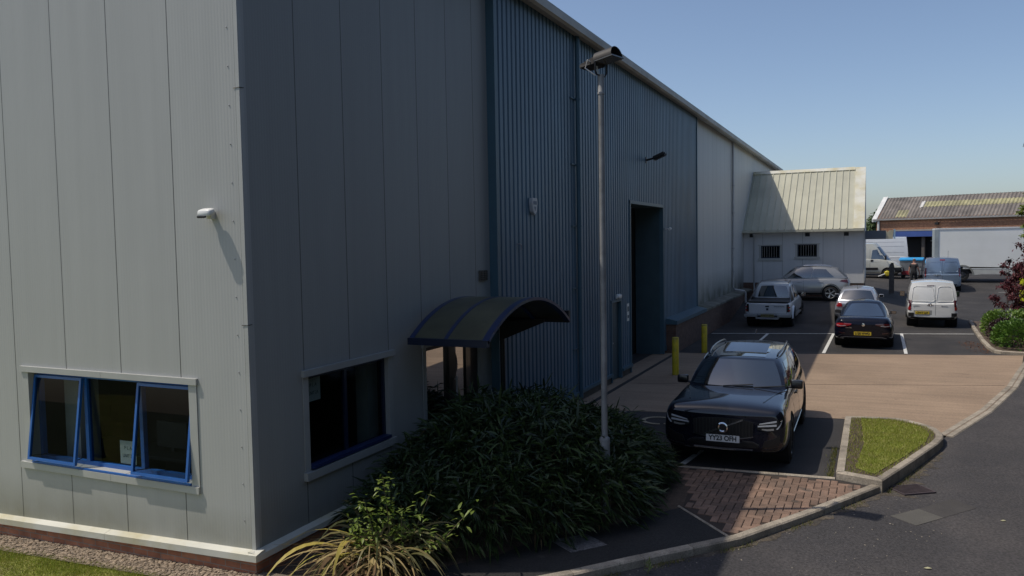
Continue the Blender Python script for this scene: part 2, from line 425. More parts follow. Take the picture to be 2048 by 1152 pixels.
# the front lawn side of the building
def gl(x, y): return .03 + (x + 6.2) * .036
lw = MB()
lw.grid(lambda u, v: (lerp(-26, -5.75, u), lerp(-2, 6.36, v), gl(lerp(-26, -5.75, u), 0) - .01 + .03 * math.sin(u * 90) * math.sin(v * 31)), 60, 12)
struct(lw.build('lawn', M_grass, smooth=60))
gr = MB()
gr.grid(lambda u, v: (lerp(-26, -5.6, u), lerp(6.30, 6.80, v), gl(lerp(-26, -5.6, u), 0) + .012), 40, 2)
struct(gr.build('gravel_bed', pm('gravel_base', (.20, .16, .115), .95, var=.3, scale=25, bump=1, bscale=60)))
poly_sheet('soil', [(-6.4, 6.6), (-5.6, 6.2), (-4.75, 7.35), (-4.0, 8.31), (-3.75, 9.02), (-3.3, 9.39), (-2.38, 10.78), (-2.5, 11.9), (-2.75, 12.62), (-4.4, 12.75), (-5.3, 13.6), (-6.4, 13.6)], .008, M_soil)
poly_sheet('path', [(-5.6, 6.1), (-4.1, 6.95), (-2.99, 8.13), (-2.39, 8.85), (-1.52, 9.83), (-1.66, 9.89), (-2.38, 10.78), (-3.3, 9.39), (-3.75, 9.02), (-4.0, 8.31), (-4.75, 7.35)], .012, M_foot)
poly_sheet('concrete_apron', [(-6.5, 16.3), (-5.1, 16.5), (-.52, 17.3), (.48, 17.28), (1.0, 16.9)] + CONC[:4] + [(4.12, 28.16), (.74, 27.3), (-5.1, 25.75), (-6.5, 25.6)], .006, M_conc)
j = MB()
j.prism([(-5.9, 19.72, .0075), (2.9, 22.4, .0075), (2.9, 22.43, .0075), (-5.9, 19.75, .0075)], (0, 0, .0012))
struct(j.build('expansion_joint', pm('joint_filler', (.12, .085, .06), .9)))
j = MB(); j.box(-5.90, -5.79, 16.3, 25.3, .004, .011)
struct(j.build('drain_channel', pm('channel_dark', (.03, .026, .024), .8)))

def line(name, a, b, w, z=.016, mat=M_white):
    a, b = Vector(a).to_3d(), Vector(b).to_3d(); d = (b - a).normalized(); n = Vector((-d.y, d.x, 0)) * w / 2
    m = MB(); m.prism([(p.x, p.y, z) for p in (a - n, b - n, b + n, a + n)], (0, 0, .002)); return struct(m.build(name, mat))
for a, b in (((-1.45, 26.85), (-1.40, 32.45)), ((.91, 27.45), (.935, 33.1)), ((-3.74, 26.2), (-3.71, 31.8)), ((-5.75, 31.25), (-3.78, 31.80)), ((-3.78, 31.80), (3.36, 33.66))):
    line('parking_line', a, b, .10, .016 if abs(a[0] - b[0]) < .3 else .0125)
line('parking_line', (6.4, 52.4), (7.6, 52.7), .1, gz(7, 52.5) + .012)
line('parking_line', (-2.84, 12.85), (-2.72, 13.8), .10)
line('bay_marking', (-5.98, 16.28), (-5.12, 15.6), .09, .0125, M_cream)
line('bay_marking', (-5.12, 15.66), (-4.86, 16.42), .09, .016, M_cream)
line('bay_marking', (-5.12, 15.6), (-5.0, 13.4), .09, .0195, M_cream)
sy = MB()
sy.grid(lambda u, v: (-3.98 + math.cos(u * 6.283 * .86 - .4) * lerp(.27, .36, v), 15.85 + math.sin(u * 6.283 * .86 - .4) * lerp(.27, .36, v), .0125), 28, 1)
sy.grid(lambda u, v: (-3.82 + lerp(0, .34, u), 15.55 + lerp(0, .09, v), .0165), 1, 1)
struct(sy.build('disabled_bay_symbol', M_cream))

# herringbone block paving: every block modelled
PAV = [(-2.38, 10.80), (-1.56, 9.84), (-1.2, 10.35), (-.62, 11.36), (.06, 12.64), (-.5, 12.80), (-2.97, 12.66), (-2.62, 11.9)]
def inside(x, y, poly):
    c = False
    for i in range(len(poly)):
        (x0, y0), (x1, y1) = poly[i - 1], poly[i]
        if (y0 > y) != (y1 > y) and x < (x1 - x0) * (y - y0) / (y1 - y0) + x0: c = not c
    return c
poly_sheet('paving_bed', PAV, .006, pm('sand_joint', (.05, .036, .028), .95))
pb = MB(); ub = .105; gp = .0055
for jj in range(-5, 45):
    for ii in range(-5, 50):
        k = (ii - jj) % 4
        if k not in (0, 3): continue
        x0, y0 = -3.2 + ii * ub, 9.4 + jj * ub
        w, h = (2, 1) if k == 0 else (1, 2)
        ins = [inside(x0 + a, y0 + b, PAV) for a in (.01, w * ub - .01) for b in (.01, h * ub - .01)]
        if not all(ins): continue
        dz = random.uniform(-.0015, .0015)
        x1, y1 = x0 + w * ub, y0 + h * ub; e = .006
        zt = .020 + dz
        vs = [(x0 + gp, y0 + gp, .002), (x1 - gp, y0 + gp, .002), (x1 - gp, y1 - gp, .002), (x0 + gp, y1 - gp, .002),
              (x0 + gp, y0 + gp, zt - .005), (x1 - gp, y0 + gp, zt - .005), (x1 - gp, y1 - gp, zt - .005), (x0 + gp, y1 - gp, zt - .005),
              (x0 + gp + e, y0 + gp + e, zt), (x1 - gp - e, y0 + gp + e, zt), (x1 - gp - e, y1 - gp - e, zt), (x0 + gp + e, y1 - gp - e, zt)]
        pb.add(vs, [(0, 1, 5, 4), (1, 2, 6, 5), (2, 3, 7, 6), (3, 0, 4, 7), (4, 5, 9, 8), (5, 6, 10, 9), (6, 7, 11, 10), (7, 4, 8, 11), (8, 9, 10, 11)])
struct(pb.build('block_paving', pm('paving_block', (.215, .136, .096), .85, var=.2, scale=2.2, bump=.3, bscale=60, island=.26, col2=(.145, .10, .075), mixs=1.4, spots=[(2.5, .68, (.09, .07, .055))], fine=.15)))

def kerb(name, pts, w, z0, z1, stone=.9, closed=False, side=1, mat=M_kerb):
    """a row of kerb stones along pts, lying on the left of the line when side=1"""
    P = [Vector((x, y, 0)) for x, y in pts]
    if closed: P.append(P[0])
    m = MB()
    segs = []
    for a, b in zip(P, P[1:]):
        n = max(1, round((b - a).length / stone))
        for k in range(n): segs.append((a.lerp(b, k / n), a.lerp(b, (k + 1) / n)))
    N = len(segs)
    dirs = [(b - a).normalized() for a, b in segs]
    for i, (a, b) in enumerate(segs):
        def nrm(i0, i1):
            d = (dirs[i0] + dirs[i1]).normalized(); n = Vector((-d.y, d.x, 0)) * side
            c = max(.5, dirs[i0].dot(d)); return n * w / c
        na = nrm(i - 1 if (i > 0 or closed) else i, i); nb = nrm(i, (i + 1) % N if (i < N - 1 or closed) else i)
        d = dirs[i] * .004
        a2, b2 = a + d, b - d
        na_, nb_ = na, nb
        c = .018
        dz = random.uniform(-.003, .003)
        lo = [(p.x, p.y, z0) for p in (a2, b2, b2 + nb_, a2 + na_)]
        md = [(p.x, p.y, z1 - c + dz) for p in (a2, b2, b2 + nb_, a2 + na_)]
        tp = [(p.x, p.y, z1 + dz) for p in (a2 + na_ * c / w, b2 + nb_ * c / w, b2 + nb_ * (1 - c / w * .5), a2 + na_ * (1 - c / w * .5))]
        m.add(lo + md + tp, [(0, 1, 5, 4), (1, 2, 6, 5), (2, 3, 7, 6), (3, 0, 4, 7), (4, 5, 9, 8), (5, 6, 10, 9), (6, 7, 11, 10), (7, 4, 8, 11), (8, 9, 10, 11)])
    return struct(m.build(name, mat))
kerb('road_kerb', KERB[:5], .125, -.3, .030, side=1)
kerb('dropped_kerb', KERB[4:], .125, -.3, .028, side=1)
kerb('apron_kerb', CONC, .125, -.3, .012, side=1)
kerb('apron_channel', [(x + .110, y - .038) for x, y in CONC], .12, -.3, .004, side=1)
ISL = [(-.51, 17.06), (-.51, 12.90), (.13, 12.68), (.62, 14.1), (1.03, 15.35), (1.13, 15.75), (1.15, 16.1), (1.08, 16.5), (.90, 16.82), (.66, 17.08), (.42, 17.2), (.1, 17.2)]
kerb('island_kerb', ISL, .125, -.3, .12, stone=.8, closed=True, side=1)
kerb('path_edging', [(-2.42, 10.80), (-1.60, 9.90)], .05, -.2, .022, side=-1)
kerb('paving_edging', [(-2.97, 12.70), (-.52, 12.90)], .06, -.2, .019, side=1)
kerb('bed_kerb', [(5.6, 27.9), (3.55, 28.30), (3.38, 28.55), (3.31, 29.3), (3.33, 31.4), (3.47, 35.5), (3.62, 38.2)], .12, -.3, .10, side=-1)
poly_sheet('hedge_bed', [(9, 27.4), (5.6, 28.05), (3.6, 28.4), (3.45, 28.7), (3.45, 31.4), (3.58, 35.5), (3.7, 38.2), (9, 38.6)], .055, M_soil)

# turf of the island: a soil pad under real blades
ip = [(-.40, 16.94), (-.40, 12.98), (.08, 12.83), (.52, 14.15), (.92, 15.4), (1.01, 15.8), (1.02, 16.1), (.96, 16.42), (.80, 16.72), (.6, 16.95), (.38, 17.06), (.1, 17.06)]
poly_sheet('island_soil', ip, .105, M_soil)
it = MB()
gi = [(-.22, 16.9), (-.14, 14.9), (-.24, 13.25), (.02, 13.0), (.47, 14.25), (.84, 15.4), (.92, 16.0), (.78, 16.6), (.35, 16.97)]
poly_sheet('island_turf', gi, .116, M_grass)
def blades(name, n, region, zf, h0, h1, mat):
    m = MB(); k = 0
    while k < n:
        x, y = region()
        if x is None: continue
        k += 1
        h = random.uniform(h0, h1); a = random.uniform(0, 6.283); w = random.uniform(.003, .006); b = random.uniform(0, 6.283); l = h * random.uniform(.2, .9)
        z = zf(x, y); dx, dy = math.cos(a) * w, math.sin(a) * w
        m.add([(x - dx, y - dy, z), (x + dx, y + dy, z), (x + math.cos(b) * l, y + math.sin(b) * l, z + h)], [(0, 1, 2)])
    return struct(m.build(name, mat, fix=False), 'stuff')
M_blade = leaf_mat('grass_blade', (.19, .26, .02), (.38, .37, .085), .6, .3, .3)
def reg_i():
    x, y = random.uniform(-.42, 1.0), random.uniform(12.9, 17.05)
    if not inside(x, y, ip): return None, None
    if not inside(x, y, gi) and random.random() < .75: return None, None
    return x, y
blades('grass', 15000, reg_i, lambda x, y: .11, .02, .055, M_blade)
def reg_l():
    return random.uniform(-10.6, -6.6) if random.random() < .9 else random.uniform(-6.6, -5.8), 6.39 - abs(random.gauss(0, .33))
M_dry = leaf_mat('dry_blade', (.30, .26, .10), (.38, .33, .16), .7, .2, .2)
PATCH = [(random.uniform(-.3, .95), random.uniform(13, 17), random.uniform(.06, .22)) for _ in range(26)] + [(random.uniform(-10.5, -7), random.uniform(5.6, 6.35), random.uniform(.06, .25)) for _ in range(30)]
def reg_p():
    x, y, r = random.choice(PATCH); x += random.gauss(0, r); y += random.gauss(0, r)
    return (x, y) if inside(x, y, ip) or (x < -6.3 and y < 6.4) else (None, None)
blades('grass', 5200, reg_p, lambda x, y: .11 if x > -2 else gl(x, y) - .01, .015, .045, M_dry)
blades('grass', 16000, reg_l, lambda x, y: gl(x, y) - .01, .02, .055, M_blade)
def reg_w():
    r = random.random()
    if r < .45:   # verge weeds along the road side of the kerbs
        t = random.random(); i = random.randrange(2, len(KERB) - 1); a, b = KERB[i], KERB[i + 1]
        if math.sin(t * 9 + i * 2) < .1: return None, None
        return lerp(a[0], b[0], t) + abs(random.gauss(0, .05)) + .02, lerp(a[1], b[1], t) - abs(random.gauss(0, .05))
    if r < .75:
        return -.56 - abs(random.gauss(0, .05)), 12.95 + 1.9 * random.random() ** 1.3
    t = random.random(); a, b = (.13, 12.68), (1.03, 15.35)
    return lerp(a[0], b[0], t) + .03 + abs(random.gauss(0, .06)), lerp(a[1], b[1], t) - .02
blades('weeds', 1500, reg_w, lambda x, y: -.068 if not (x < -.5 and y > 12.8) else .004, .015, .06, leaf_mat('weed_leaf', (.10, .14, .03), (.22, .18, .06), .6, .3, .3))

# loose stones of the gravel strip
ico = [(0, 0, 1), (.89, 0, .45), (.28, .85, .45), (-.72, .53, .45), (-.72, -.53, .45), (.28, -.85, .45), (.72, .53, -.45), (-.28, .85, -.45), (-.89, 0, -.45), (-.28, -.85, -.45), (.72, -.53, -.45), (0, 0, -1)]
icf = [(0, 1, 2), (0, 2, 3), (0, 3, 4), (0, 4, 5), (0, 5, 1), (1, 6, 2), (2, 7, 3), (3, 8, 4), (4, 9, 5), (5, 10, 1), (2, 6, 7), (3, 7, 8), (4, 8, 9), (5, 9, 10), (1, 10, 6), (6, 11, 7), (7, 11, 8), (8, 11, 9), (9, 11, 10), (10, 11, 6)]
def stones(name, n, region, zf, r0, r1, mat, kind='stuff'):
    m = MB()
    for _ in range(n):
        x, y = region(); r = random.uniform(r0, r1); a = random.uniform(0, 6.28); c, s_ = math.cos(a), math.sin(a)
        sx, sy_, sz = r * random.uniform(.8, 1.5), r * random.uniform(.7, 1.1), r * random.uniform(.45, .8)
        z = zf(x, y) + sz * .4
        m.add([(x + (px * sx * c - py * sy_ * s_) * random.uniform(.85, 1.15), y + (px * sx * s_ + py * sy_ * c), z + pz * sz) for px, py, pz in ico], icf)
    return struct(m.build(name, mat, fix=False), kind)
stones('gravel', 3600, lambda: (random.uniform(-10.9, -5.75), random.uniform(6.32, 6.72)), lambda x, y: gl(x, y) + .012, .010, .024, pm('pebble', (.255, .195, .135), .85, var=.1, island=.45))
def reg_d():
    r = random.random()
    if r < .5:
        t = random.random(); return lerp(.15, 1.3, t) + abs(random.gauss(0, .10)) + .05, lerp(12.6, 16.2, t) + random.uniform(-.1, .1)
    if r < .8: return random.uniform(-1.5, .8), random.uniform(9.3, 13)
    return random.uniform(-2.8, -1.2), random.uniform(8.3, 9.9)
stones('grit', 420, lambda: (lambda p: (p[0], p[1]))(reg_d()), lambda x, y: -.072 if x > -1.2 or y < 9 else -.072, .004, .012, pm('grit', (.22, .19, .15), .9, island=.5))

# silt washed along the kerb toes
random.seed(11)
def silt(name, pts, w0, w1, mat, zf):
    m = MB(); P = []
    n = 60
    for i in range(n + 1):
        t = i / n * (len(pts) - 1); k = min(int(t), len(pts) - 2); f = t - k
        a = Vector((lerp(pts[k][0], pts[k + 1][0], f), lerp(pts[k][1], pts[k + 1][1], f), 0)); d = Vector((pts[k + 1][0] - pts[k][0], pts[k + 1][1] - pts[k][1], 0)).normalized(); nn = Vector((d.y, -d.x, 0))
        w = lerp(w0, w1, i / n) * (.55 + .45 * math.sin(i * .9) * math.sin(i * .37 + 1) + random.uniform(-.15, .15)) + .02
        e = a + nn * w; P.append(((a.x, a.y, zf(a.y) + .003), (e.x, e.y, zf(e.y) + .003)))
    m.add([q for p in P for q in p], [(2 * i, 2 * i + 1, 2 * i + 3, 2 * i + 2) for i in range(n)])
    return struct(m.build(name, mat))
M_silt = pm('silt', (.085, .068, .048), .95, var=.35, scale=5, col2=(.058, .052, .046), mixs=7, fine=.5, fscale=40)
silt('silt', [(.14, 12.66), (.62, 14.08), (1.04, 15.33)], .42, .12, M_silt, rz_)
silt('silt', [(-2.39, 8.80), (-1.47, 9.84), (-.64, 11.27), (.12, 12.68)], .07, .20, M_silt, rz_)
silt('silt', [(-.575, 15.2), (-.575, 12.95)][::-1], .16, .04, M_silt, lambda y: .002) if False else None
# covers and the gully
def plate(name, label, cat, poly, z, mat, frame=None, group=None):
    m = MB(); m.prism([(x, y, z) for x, y in poly], (0, 0, .004))
    return tag(m.build(name, mat), label, cat, group)
plate('chamber_cover', 'pale concrete chamber cover in the dark footway beside the shrub bed', 'manhole cover', [(-3.62, 8.94), (-3.28, 9.31), (-2.92, 9.06), (-3.24, 8.67)], .013, pm('cover_concrete', (.13, .125, .125), .9, var=.3, scale=9, fine=.5, fscale=40))
plate('patch_cover', 'light diamond shaped cover let into the road near the lamp shadow', 'manhole cover', [(.22, 11.66), (.58, 12.1), (.86, 11.83), (.52, 11.38)], -.069, pm('cover_light', (.095, .089, .078), .9, var=.12, fine=.15))
t = MB(); t.prism([(.86, 11.83, -.0685), (1.30, 12.42, -.0685), (1.04, 12.75, -.0685), (.58, 12.1, -.0685)], (0, 0, .002))
struct(t.build('road_patch', pm('patch_asphalt', (.058, .053, .05), .95, var=.15, fine=.3)))
gu = thing('gully_grating', 'rusty iron gully grating in the road at the grass island corner', 'drain', (.52, 12.96, -.062), R(35))
m = MB(); m.box(-.24, .24, -.18, .18, -.04, .002); m.build('pit', M_dark, gu)
m = MB()
for k in range(9): m.box(-.225, .225, -.165 + k * .0385, -.165 + k * .0385 + .02, .003, .014)
m.build('bars', pm('rusty_iron', (.075, .055, .056), .8, metal=.3, var=.3, scale=8), gu)
m = MB(); m.box(-.26, .26, -.2, -.18, -.03, .016); m.box(-.26, .26, .18, .2, -.03, .016); m.box(-.26, -.24, -.18, .18, -.03, .016); m.box(.24, .26, -.18, .18, -.03, .016)
m.build('frame', pm('iron_frame', (.09, .07, .075), .8, metal=.3), gu)

# ---------------------------------------------------------------- warehouse
def holes_wall(P, u0, u1, z0, z1, d0, d1, holes):
    """wall slab in strips round its openings; P maps (u, d, z) to a point"""
    m = MB()
    us = sorted({u0, u1} | {h[0] for h in holes} | {h[1] for h in holes})
    for a, b in zip(us, us[1:]):
        hs = [h for h in holes if h[0] <= a + 1e-6 and h[1] >= b - 1e-6]
        zs = [z0]
        for h in sorted(hs, key=lambda h: h[2]): zs += [h[2], h[3]]
        zs.append(z1)
        for k in range(0, len(zs), 2):
            if zs[k + 1] - zs[k] > 1e-4:
                q = [P(u, d, z) for z in (zs[k], zs[k + 1]) for u, d in ((a, d0), (b, d0), (b, d1), (a, d1))]
                m.add(q, [(0, 3, 2, 1), (4, 5, 6, 7), (0, 1, 5, 4), (1, 2, 6, 5), (2, 3, 7, 6), (3, 0, 4, 7)])
    return m
def bx(m, P, u0, u1, d0, d1, z0, z1):
    q = [P(u, d, z) for z in (z0, z1) for u, d in ((u0, d0), (u1, d0), (u1, d1), (u0, d1))]
    return m.add(q, [(0, 3, 2, 1), (4, 5, 6, 7), (0, 1, 5, 4), (1, 2, 6, 5), (2, 3, 7, 6), (3, 0, 4, 7)])
PF = lambda u, d, z: (u, 6.74 - d, z)          # gable front, d outwards
PS = lambda u, d, z: (-6.28 + d, u, z)         # long side
wh = thing('warehouse', 'tall grey and blue clad industrial warehouse filling the left side', 'warehouse', (-6.28, 6.74, 0))
wh.location = (0, 0, 0)
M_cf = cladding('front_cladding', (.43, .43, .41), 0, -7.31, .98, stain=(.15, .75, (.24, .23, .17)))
M_cs = cladding('shaded_side_cladding', (.325, .33, .315), 1, 7.66, .922, stain=(.15, .9, (.18, .18, .15)))  # front panels' grey darkened; the side wall's shade is in the colour
M_cg = cladding('rear_cladding', (.54, .54, .52), 1, 30.4, 1.0, stain=(1.0, 2.3, (.07, .075, .04)))
fw = holes_wall(PF, -26, -6.28, -.3, 8.5, -.10, 0, [(-10.0, -7.19, .955, 2.12)])
fw.prism([(-26, 6.74, 8.5), (-6.28, 6.74, 8.5), (-16, 6.74, 10.3)], (0, .1, 0))
fw.build('front_wall', M_cf, wh)
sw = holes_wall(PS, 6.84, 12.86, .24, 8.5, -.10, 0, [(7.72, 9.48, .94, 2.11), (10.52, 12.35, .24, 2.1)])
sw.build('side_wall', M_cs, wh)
cp_ = MB(); cp_.box(-6.33, -6.276, 6.736, 6.80, .25, 8.5); cp_.build('corner_trim', M_trim, wh)
sc_ = MB()
for k in range(15):
    sc_.lathe([(.0, .006), (.007, .004), (.009, 0)], 8, Matrix.Translation((-6.43, 6.737, .62 + k * .42)) @ Matrix.Rotation(R(90), 4, 'X'))
    sc_.lathe([(.0, .006), (.007, .004), (.009, 0)], 8, Matrix.Translation((-7.15, 6.737, .62 + k * .42)) @ Matrix.Rotation(R(90), 4, 'X')) if 1.0 < .62 + k * .42 < 2.1 else 0
sc_.build_each('screw', M_galv, wh)
# sloping base flashing and brickwork (the ground falls a little to the left)
def zb(x): return .303 + (x + 6.28) * .034
b_ = MB()
def band(m, x0, x1, ztop0, ztop1, d_top, d_bot, drop, yplane=6.74):
    q = []
    for x in (x0, x1):
        z = zb(x)
        q += [(x, yplane + .05, z + ztop0), (x, yplane - d_top, z + ztop0), (x, yplane - d_bot, z + ztop1), (x, yplane - d_bot, z + drop), (x, yplane + .05, z + drop)]
    m.add(q, [(0, 1, 2, 3, 4), (9, 8, 7, 6, 5)] + [(i, (i + 1) % 5, (i + 1) % 5 + 5, i + 5) for i in range(5)])
band(b_, -26, -8.6, .0, -.025, .0, .10, -.10); band(b_, -8.594, -6.19, .0, -.025, .0, .10, -.10)
q = []
for y in (6.665, 10.4):
    q += [(-6.33, y, .30), (-6.28, y, .30), (-6.185, y, .275), (-6.185, y, .205), (-6.33, y, .205)]
b_.add(q, [(0, 1, 2, 3, 4), (9, 8, 7, 6, 5)] + [(i, (i + 1) % 5, (i + 1) % 5 + 5, i + 5) for i in range(5)])
b_.build('base_flashing', M_pale, wh)
b_ = MB()
for x0, x1 in ((-26, -6.24),):
    q = [(x, y, z) for x in (x0, x1) for y, z in ((6.78, -.5), (6.69, -.5), (6.69, zb(x) - .09), (6.78, zb(x) - .09))]
    b_.add(q, [(0, 1, 2, 3), (7, 6, 5, 4)] + [(i, (i + 1) % 4, (i + 1) % 4 + 4, i + 4) for i in range(4)])
b_.box(-6.30, -6.236, 6.693, 10.5, -.4, .21)
b_.build('brick_base', M_brickw, wh)

def window(parent, P, u0, u1, z0, z1, lights, mat_fixed, mat_sash, inner=-.06):
    fr = MB(); t = .05
    bx(fr, P, u0, u1, inner - .06, inner, z0, z0 + t); bx(fr, P, u0, u1, inner - .06, inner, z1 - t, z1)
    bx(fr, P, u0, u0 + t, inner - .06, inner, z0 + t, z1 - t); bx(fr, P, u1 - t, u1, inner - .06, inner, z0 + t, z1 - t)
    for a, b, op in lights[1:]:
        bx(fr, P, a - .028, a + .028, inner - .06, inner, z0 + t, z1 - t)
    w = fr.build('window', mat_fixed, parent)
    rv = MB()
    bx(rv, P, u0 - .02, u0, inner - .08, -.101, z0 - .02, z1 + .02); bx(rv, P, u1, u1 + .02, inner - .08, -.101, z0 - .02, z1 + .02); bx(rv, P, u0, u1, inner - .08, -.101, z1, z1 + .02); bx(rv, P, u0, u1, inner - .08, -.101, z0 - .02, z0); rv.build('reveal', M_trim, w)
    for a, b, op in lights:
        a2, b2 = a + .03, b - .03; zt, zl = z1 - t, z0 + t
        if op:
            # top-hung sash pushed out at the bottom
            ang = op; s = MB(); gl_ = MB(); hz = zt
            def Q(u, d, z, ang=ang, hz=hz):
                dz = hz - z; c, sn = math.cos(ang), math.sin(ang)
                return P(u, inner + .01 + dz * sn + d * c, hz - dz * c + d * sn)
            k = .034; e = .025
            bx(s, Q, a2 - e, b2 + e, 0, .035, zl - .03, zl + k - .03); bx(s, Q, a2 - e, b2 + e, 0, .035, zt - k, zt)
            bx(s, Q, a2 - e, a2 - e + k, 0, .035, zl + k - .03, zt - k); bx(s, Q, b2 + e - k, b2 + e, 0, .035, zl + k - .03, zt - k)
            so_ = s.build('sash', mat_sash, w)
            bx(gl_, Q, a2 - e + k, b2 + e - k, .012, .018, zl + k - .03, zt - k); gl_.build('pane', M_glass, w)
            st = MB(); st.tube([P(a2 + .1, inner, zl + .02), Q(a2 + .02, .01, zl + .02)], .006, 6); st.tube([P(b2 - .1, inner, zl + .02), Q(b2 - .02, .01, zl + .02)], .006, 6); st.build_each('stay', M_black, w)
        else:
            gl_ = MB(); bx(gl_, P, a + .028, b - .028, inner - .035, inner - .029, z0 + t, z1 - t); gl_.build('pane', M_glass, w)
    return w
wf = window(wh, PF, -10.0, -7.19, .955, 2.12, [(-10.0, -9.09, R(7.8)), (-9.09, -8.12, 0), (-8.12, -7.19, R(7.8))], M_bluef, M_bluef, inner=-.11)
m = MB(); bx(m, PF, -9.98, -7.21, -.11, .03, .935, .954); m.build('sill', M_bluef, wf)
m = MB(); bx(m, PF, -10.14, -8.62, .0, .035, 2.122, 2.195); bx(m, PF, -8.615, -7.05, 0, .035, 2.122, 2.195); bx(m, PF, -10.2, -8.52, 0, .036, .85, .932); bx(m, PF, -8.515, -7.07, 0, .036, .85, .932)
bx(m, PF, -10.12, -10.0, .001, .014, .934, 2.12); bx(m, PF, -7.19, -7.07, .001, .014, .934, 2.12); m.build('surround', M_trim, wf)
ws = window(wh, PS, 7.72, 9.48, .94, 2.11, [(7.72, 8.56, 0), (8.56, 9.48, 0)], M_navy, M_navy)
m = MB(); bx(m, PS, 7.74, 9.46, -.06, .05, .955, .995); m.build('sill', pm('side_sill_blue', (.015, .03, .10), .4), ws)
m = MB(); bx(m, PS, 7.60, 9.60, .0, .055, 2.112, 2.19); bx(m, PS, 7.60, 9.2, 0, .06, .84, .938); bx(m, PS, 9.205, 9.60, 0, .06, .84, .938)
bx(m, PS, 7.62, 7.72, .001, .012, .94, 2.11); bx(m, PS, 9.48, 9.58, .001, .012, .94, 2.11); m.build('surround', pm('side_trim', (.34, .345, .33), .5, var=.08), ws)  # grey trim darkened too, the side's shade put into its colour
# rooms behind the glass
def room(name, x0, x1, y0, y1, z0, z1, mat):
    m = MB(); m.box(x0 - .05, x0, y0, y1, z0, z1); m.box(x0, x1, y1, y1 + .05, z0, z1); m.box(x0, x1, y0, y1, z1, z1 + .05); return m.build(name, mat, wh)
room('office_room', -13.0, -6.39, 6.85, 10.3, .2, 2.75, pm('office_wall', (.13, .085, .065), .9, var=.05))
m = MB(); m.box(-13, -6.39, 6.85, 10.3, .15, .2); m.build('office_floor', pm('carpet', (.03, .03, .035), .95), wh)
m = MB(); m.box(-9.90, -9.62, 7.15, 7.45, .21, 2.7); m.box(-6.75, -6.55, 9.35, 9.6, .21, 2.7); m.build_each('office_column', pm('plaster', (.45, .45, .41), .9), wh)
m = MB(); m.box(-9.3, -7.2, 7.5, 8.2, .9, .94); m.box(-9.25, -9.2, 7.55, 8.15, .21, .9); m.box(-7.3, -7.25, 7.55, 8.15, .21, .9); m.box(-8.9, -8.35, 7.75, 7.8, 1.0, 1.35); m.box(-8.66, -8.6, 7.76, 7.79, .94, 1.0); m.build('office_desk', pm('desk', (.10, .08, .06), .6), wh)
m = MB(); m.box(-8.0, -6.9, 7.5, 8.4, .21, 2.3); m.build('office_cabinet', pm('cabinet_black', (.012, .012, .013), .6), wh)
m = MB(); m.box(-10.6, -8.1, 8.6, 8.65, .21, 2.6); m.build('office_partition', pm('partition', (.115, .075, .06), .9), wh)
m = MB()
for k in range(4): m.box(-6.53, -6.525, 7.80 + k * .05, 7.835 + k * .05, 1.0, 2.1)
m.build('vertical_blind', pm('blind', (.55, .6, .56), .8), wh)
room('lobby_room', -9.6, -6.39, 10.36, 13.0, .0, 2.7, pm('lobby', (.035, .03, .028), .9)); m = MB(); m.box(-9.6, -6.39, 10.36, 13.0, -.05, 0.0); m.build('lobby_floor', MATS['carpet'], wh)
# entrance door set
dr = MB(); PD = lambda u, d, z: (-6.28 + d, u, z)
for a, b in ((10.52, 10.60), (11.33, 11.56), (11.92, 12.35)): bx(dr, PD, a, b, -.10, -.04, .05, 2.1)
for a, b in ((10.60, 11.33), (11.56, 11.92)):
    bx(dr, PD, a, b, -.10, -.04, 2.03, 2.1); bx(dr, PD, a, b, -.10, -.04, .05, .25)
d_ = dr.build('entrance_door', M_blackp, wh)
m = MB(); m.prism([PD(10.60, -.060, .25), PD(11.33, -.099, .25), PD(11.33, -.099, 2.03), PD(10.60, -.060, 2.03)], (.005, 0, 0)); m.build('pane', M_dglass, d_)
m = MB(); bx(m, PD, 11.56, 11.92, -.075, -.069, .25, 2.03); m.build('pane', M_dglass, d_)
m = MB(); m.tube([PD(11.50, .0, .8), PD(11.50, .0, 1.5)], .016, 8); m.tube([PD(11.50, .0, .85), PD(11.50, -.05, .85)], .01, 6); m.tube([PD(11.50, .0, 1.45), PD(11.50, -.05, 1.45)], .01, 6); m.build('handle', M_galv, d_)
m = MB(); bx(m, PS, 10.40, 12.47, .0, .04, 2.102, 2.16); bx(m, PS, 10.42, 10.52, .001, .013, .24, 2.1); bx(m, PS, 12.35, 12.45, .001, .013, .24, 2.1); m.build('surround', MATS['side_trim'], d_)

# blue profiled cladding: trapezoidal ribs as real folds
XB = -6.15
def profile(m, y0, y1, z0, z1, pitch=.195):
    def ln(y):
        k = math.floor((y - 12.9) / pitch); f = (y - 12.9) - k * pitch
        return XB if f < .118 else lerp(XB, XB - .042, (f - .118) / .018) if f < .136 else XB - .042 if f < .176 else lerp(XB - .042, XB, (f - .176) / .019)
    ysr = {y0, y1}
    k0 = math.floor((y0 - 12.9) / pitch); k1 = math.ceil((y1 - 12.9) / pitch)
    for k in range(k0, k1 + 1):
        for f in (0, .118, .136, .176):
            y = 12.9 + k * pitch + f
            if y0 < y < y1: ysr.add(y)
    ysr = sorted(ysr); n = len(ysr)
    vs = [(ln(y + (1e-6 if y == y0 else 0)), y, z) for z in (z0, z1) for y in ysr]
    m.add(vs, [(i, i + 1, n + i + 1, n + i) for i in range(n - 1)])
bc = MB()
for a in ((12.96, 19.62, .26, 8.4), (19.62, 20.47, 2.10, 8.4), (20.47, 21.40, .26, 8.4), (21.40, 25.14, 4.72, 8.4), (25.14, 25.5, .26, 8.4), (25.5, 30.42, 1.12, 8.4)):
    profile(bc, *a)
bc.build('blue_cladding', M_bluec, wh)
m = MB()
m.box(-6.32, -6.12, 12.83, 12.96, .2, 8.45)                                   # corner trim against the grey panels
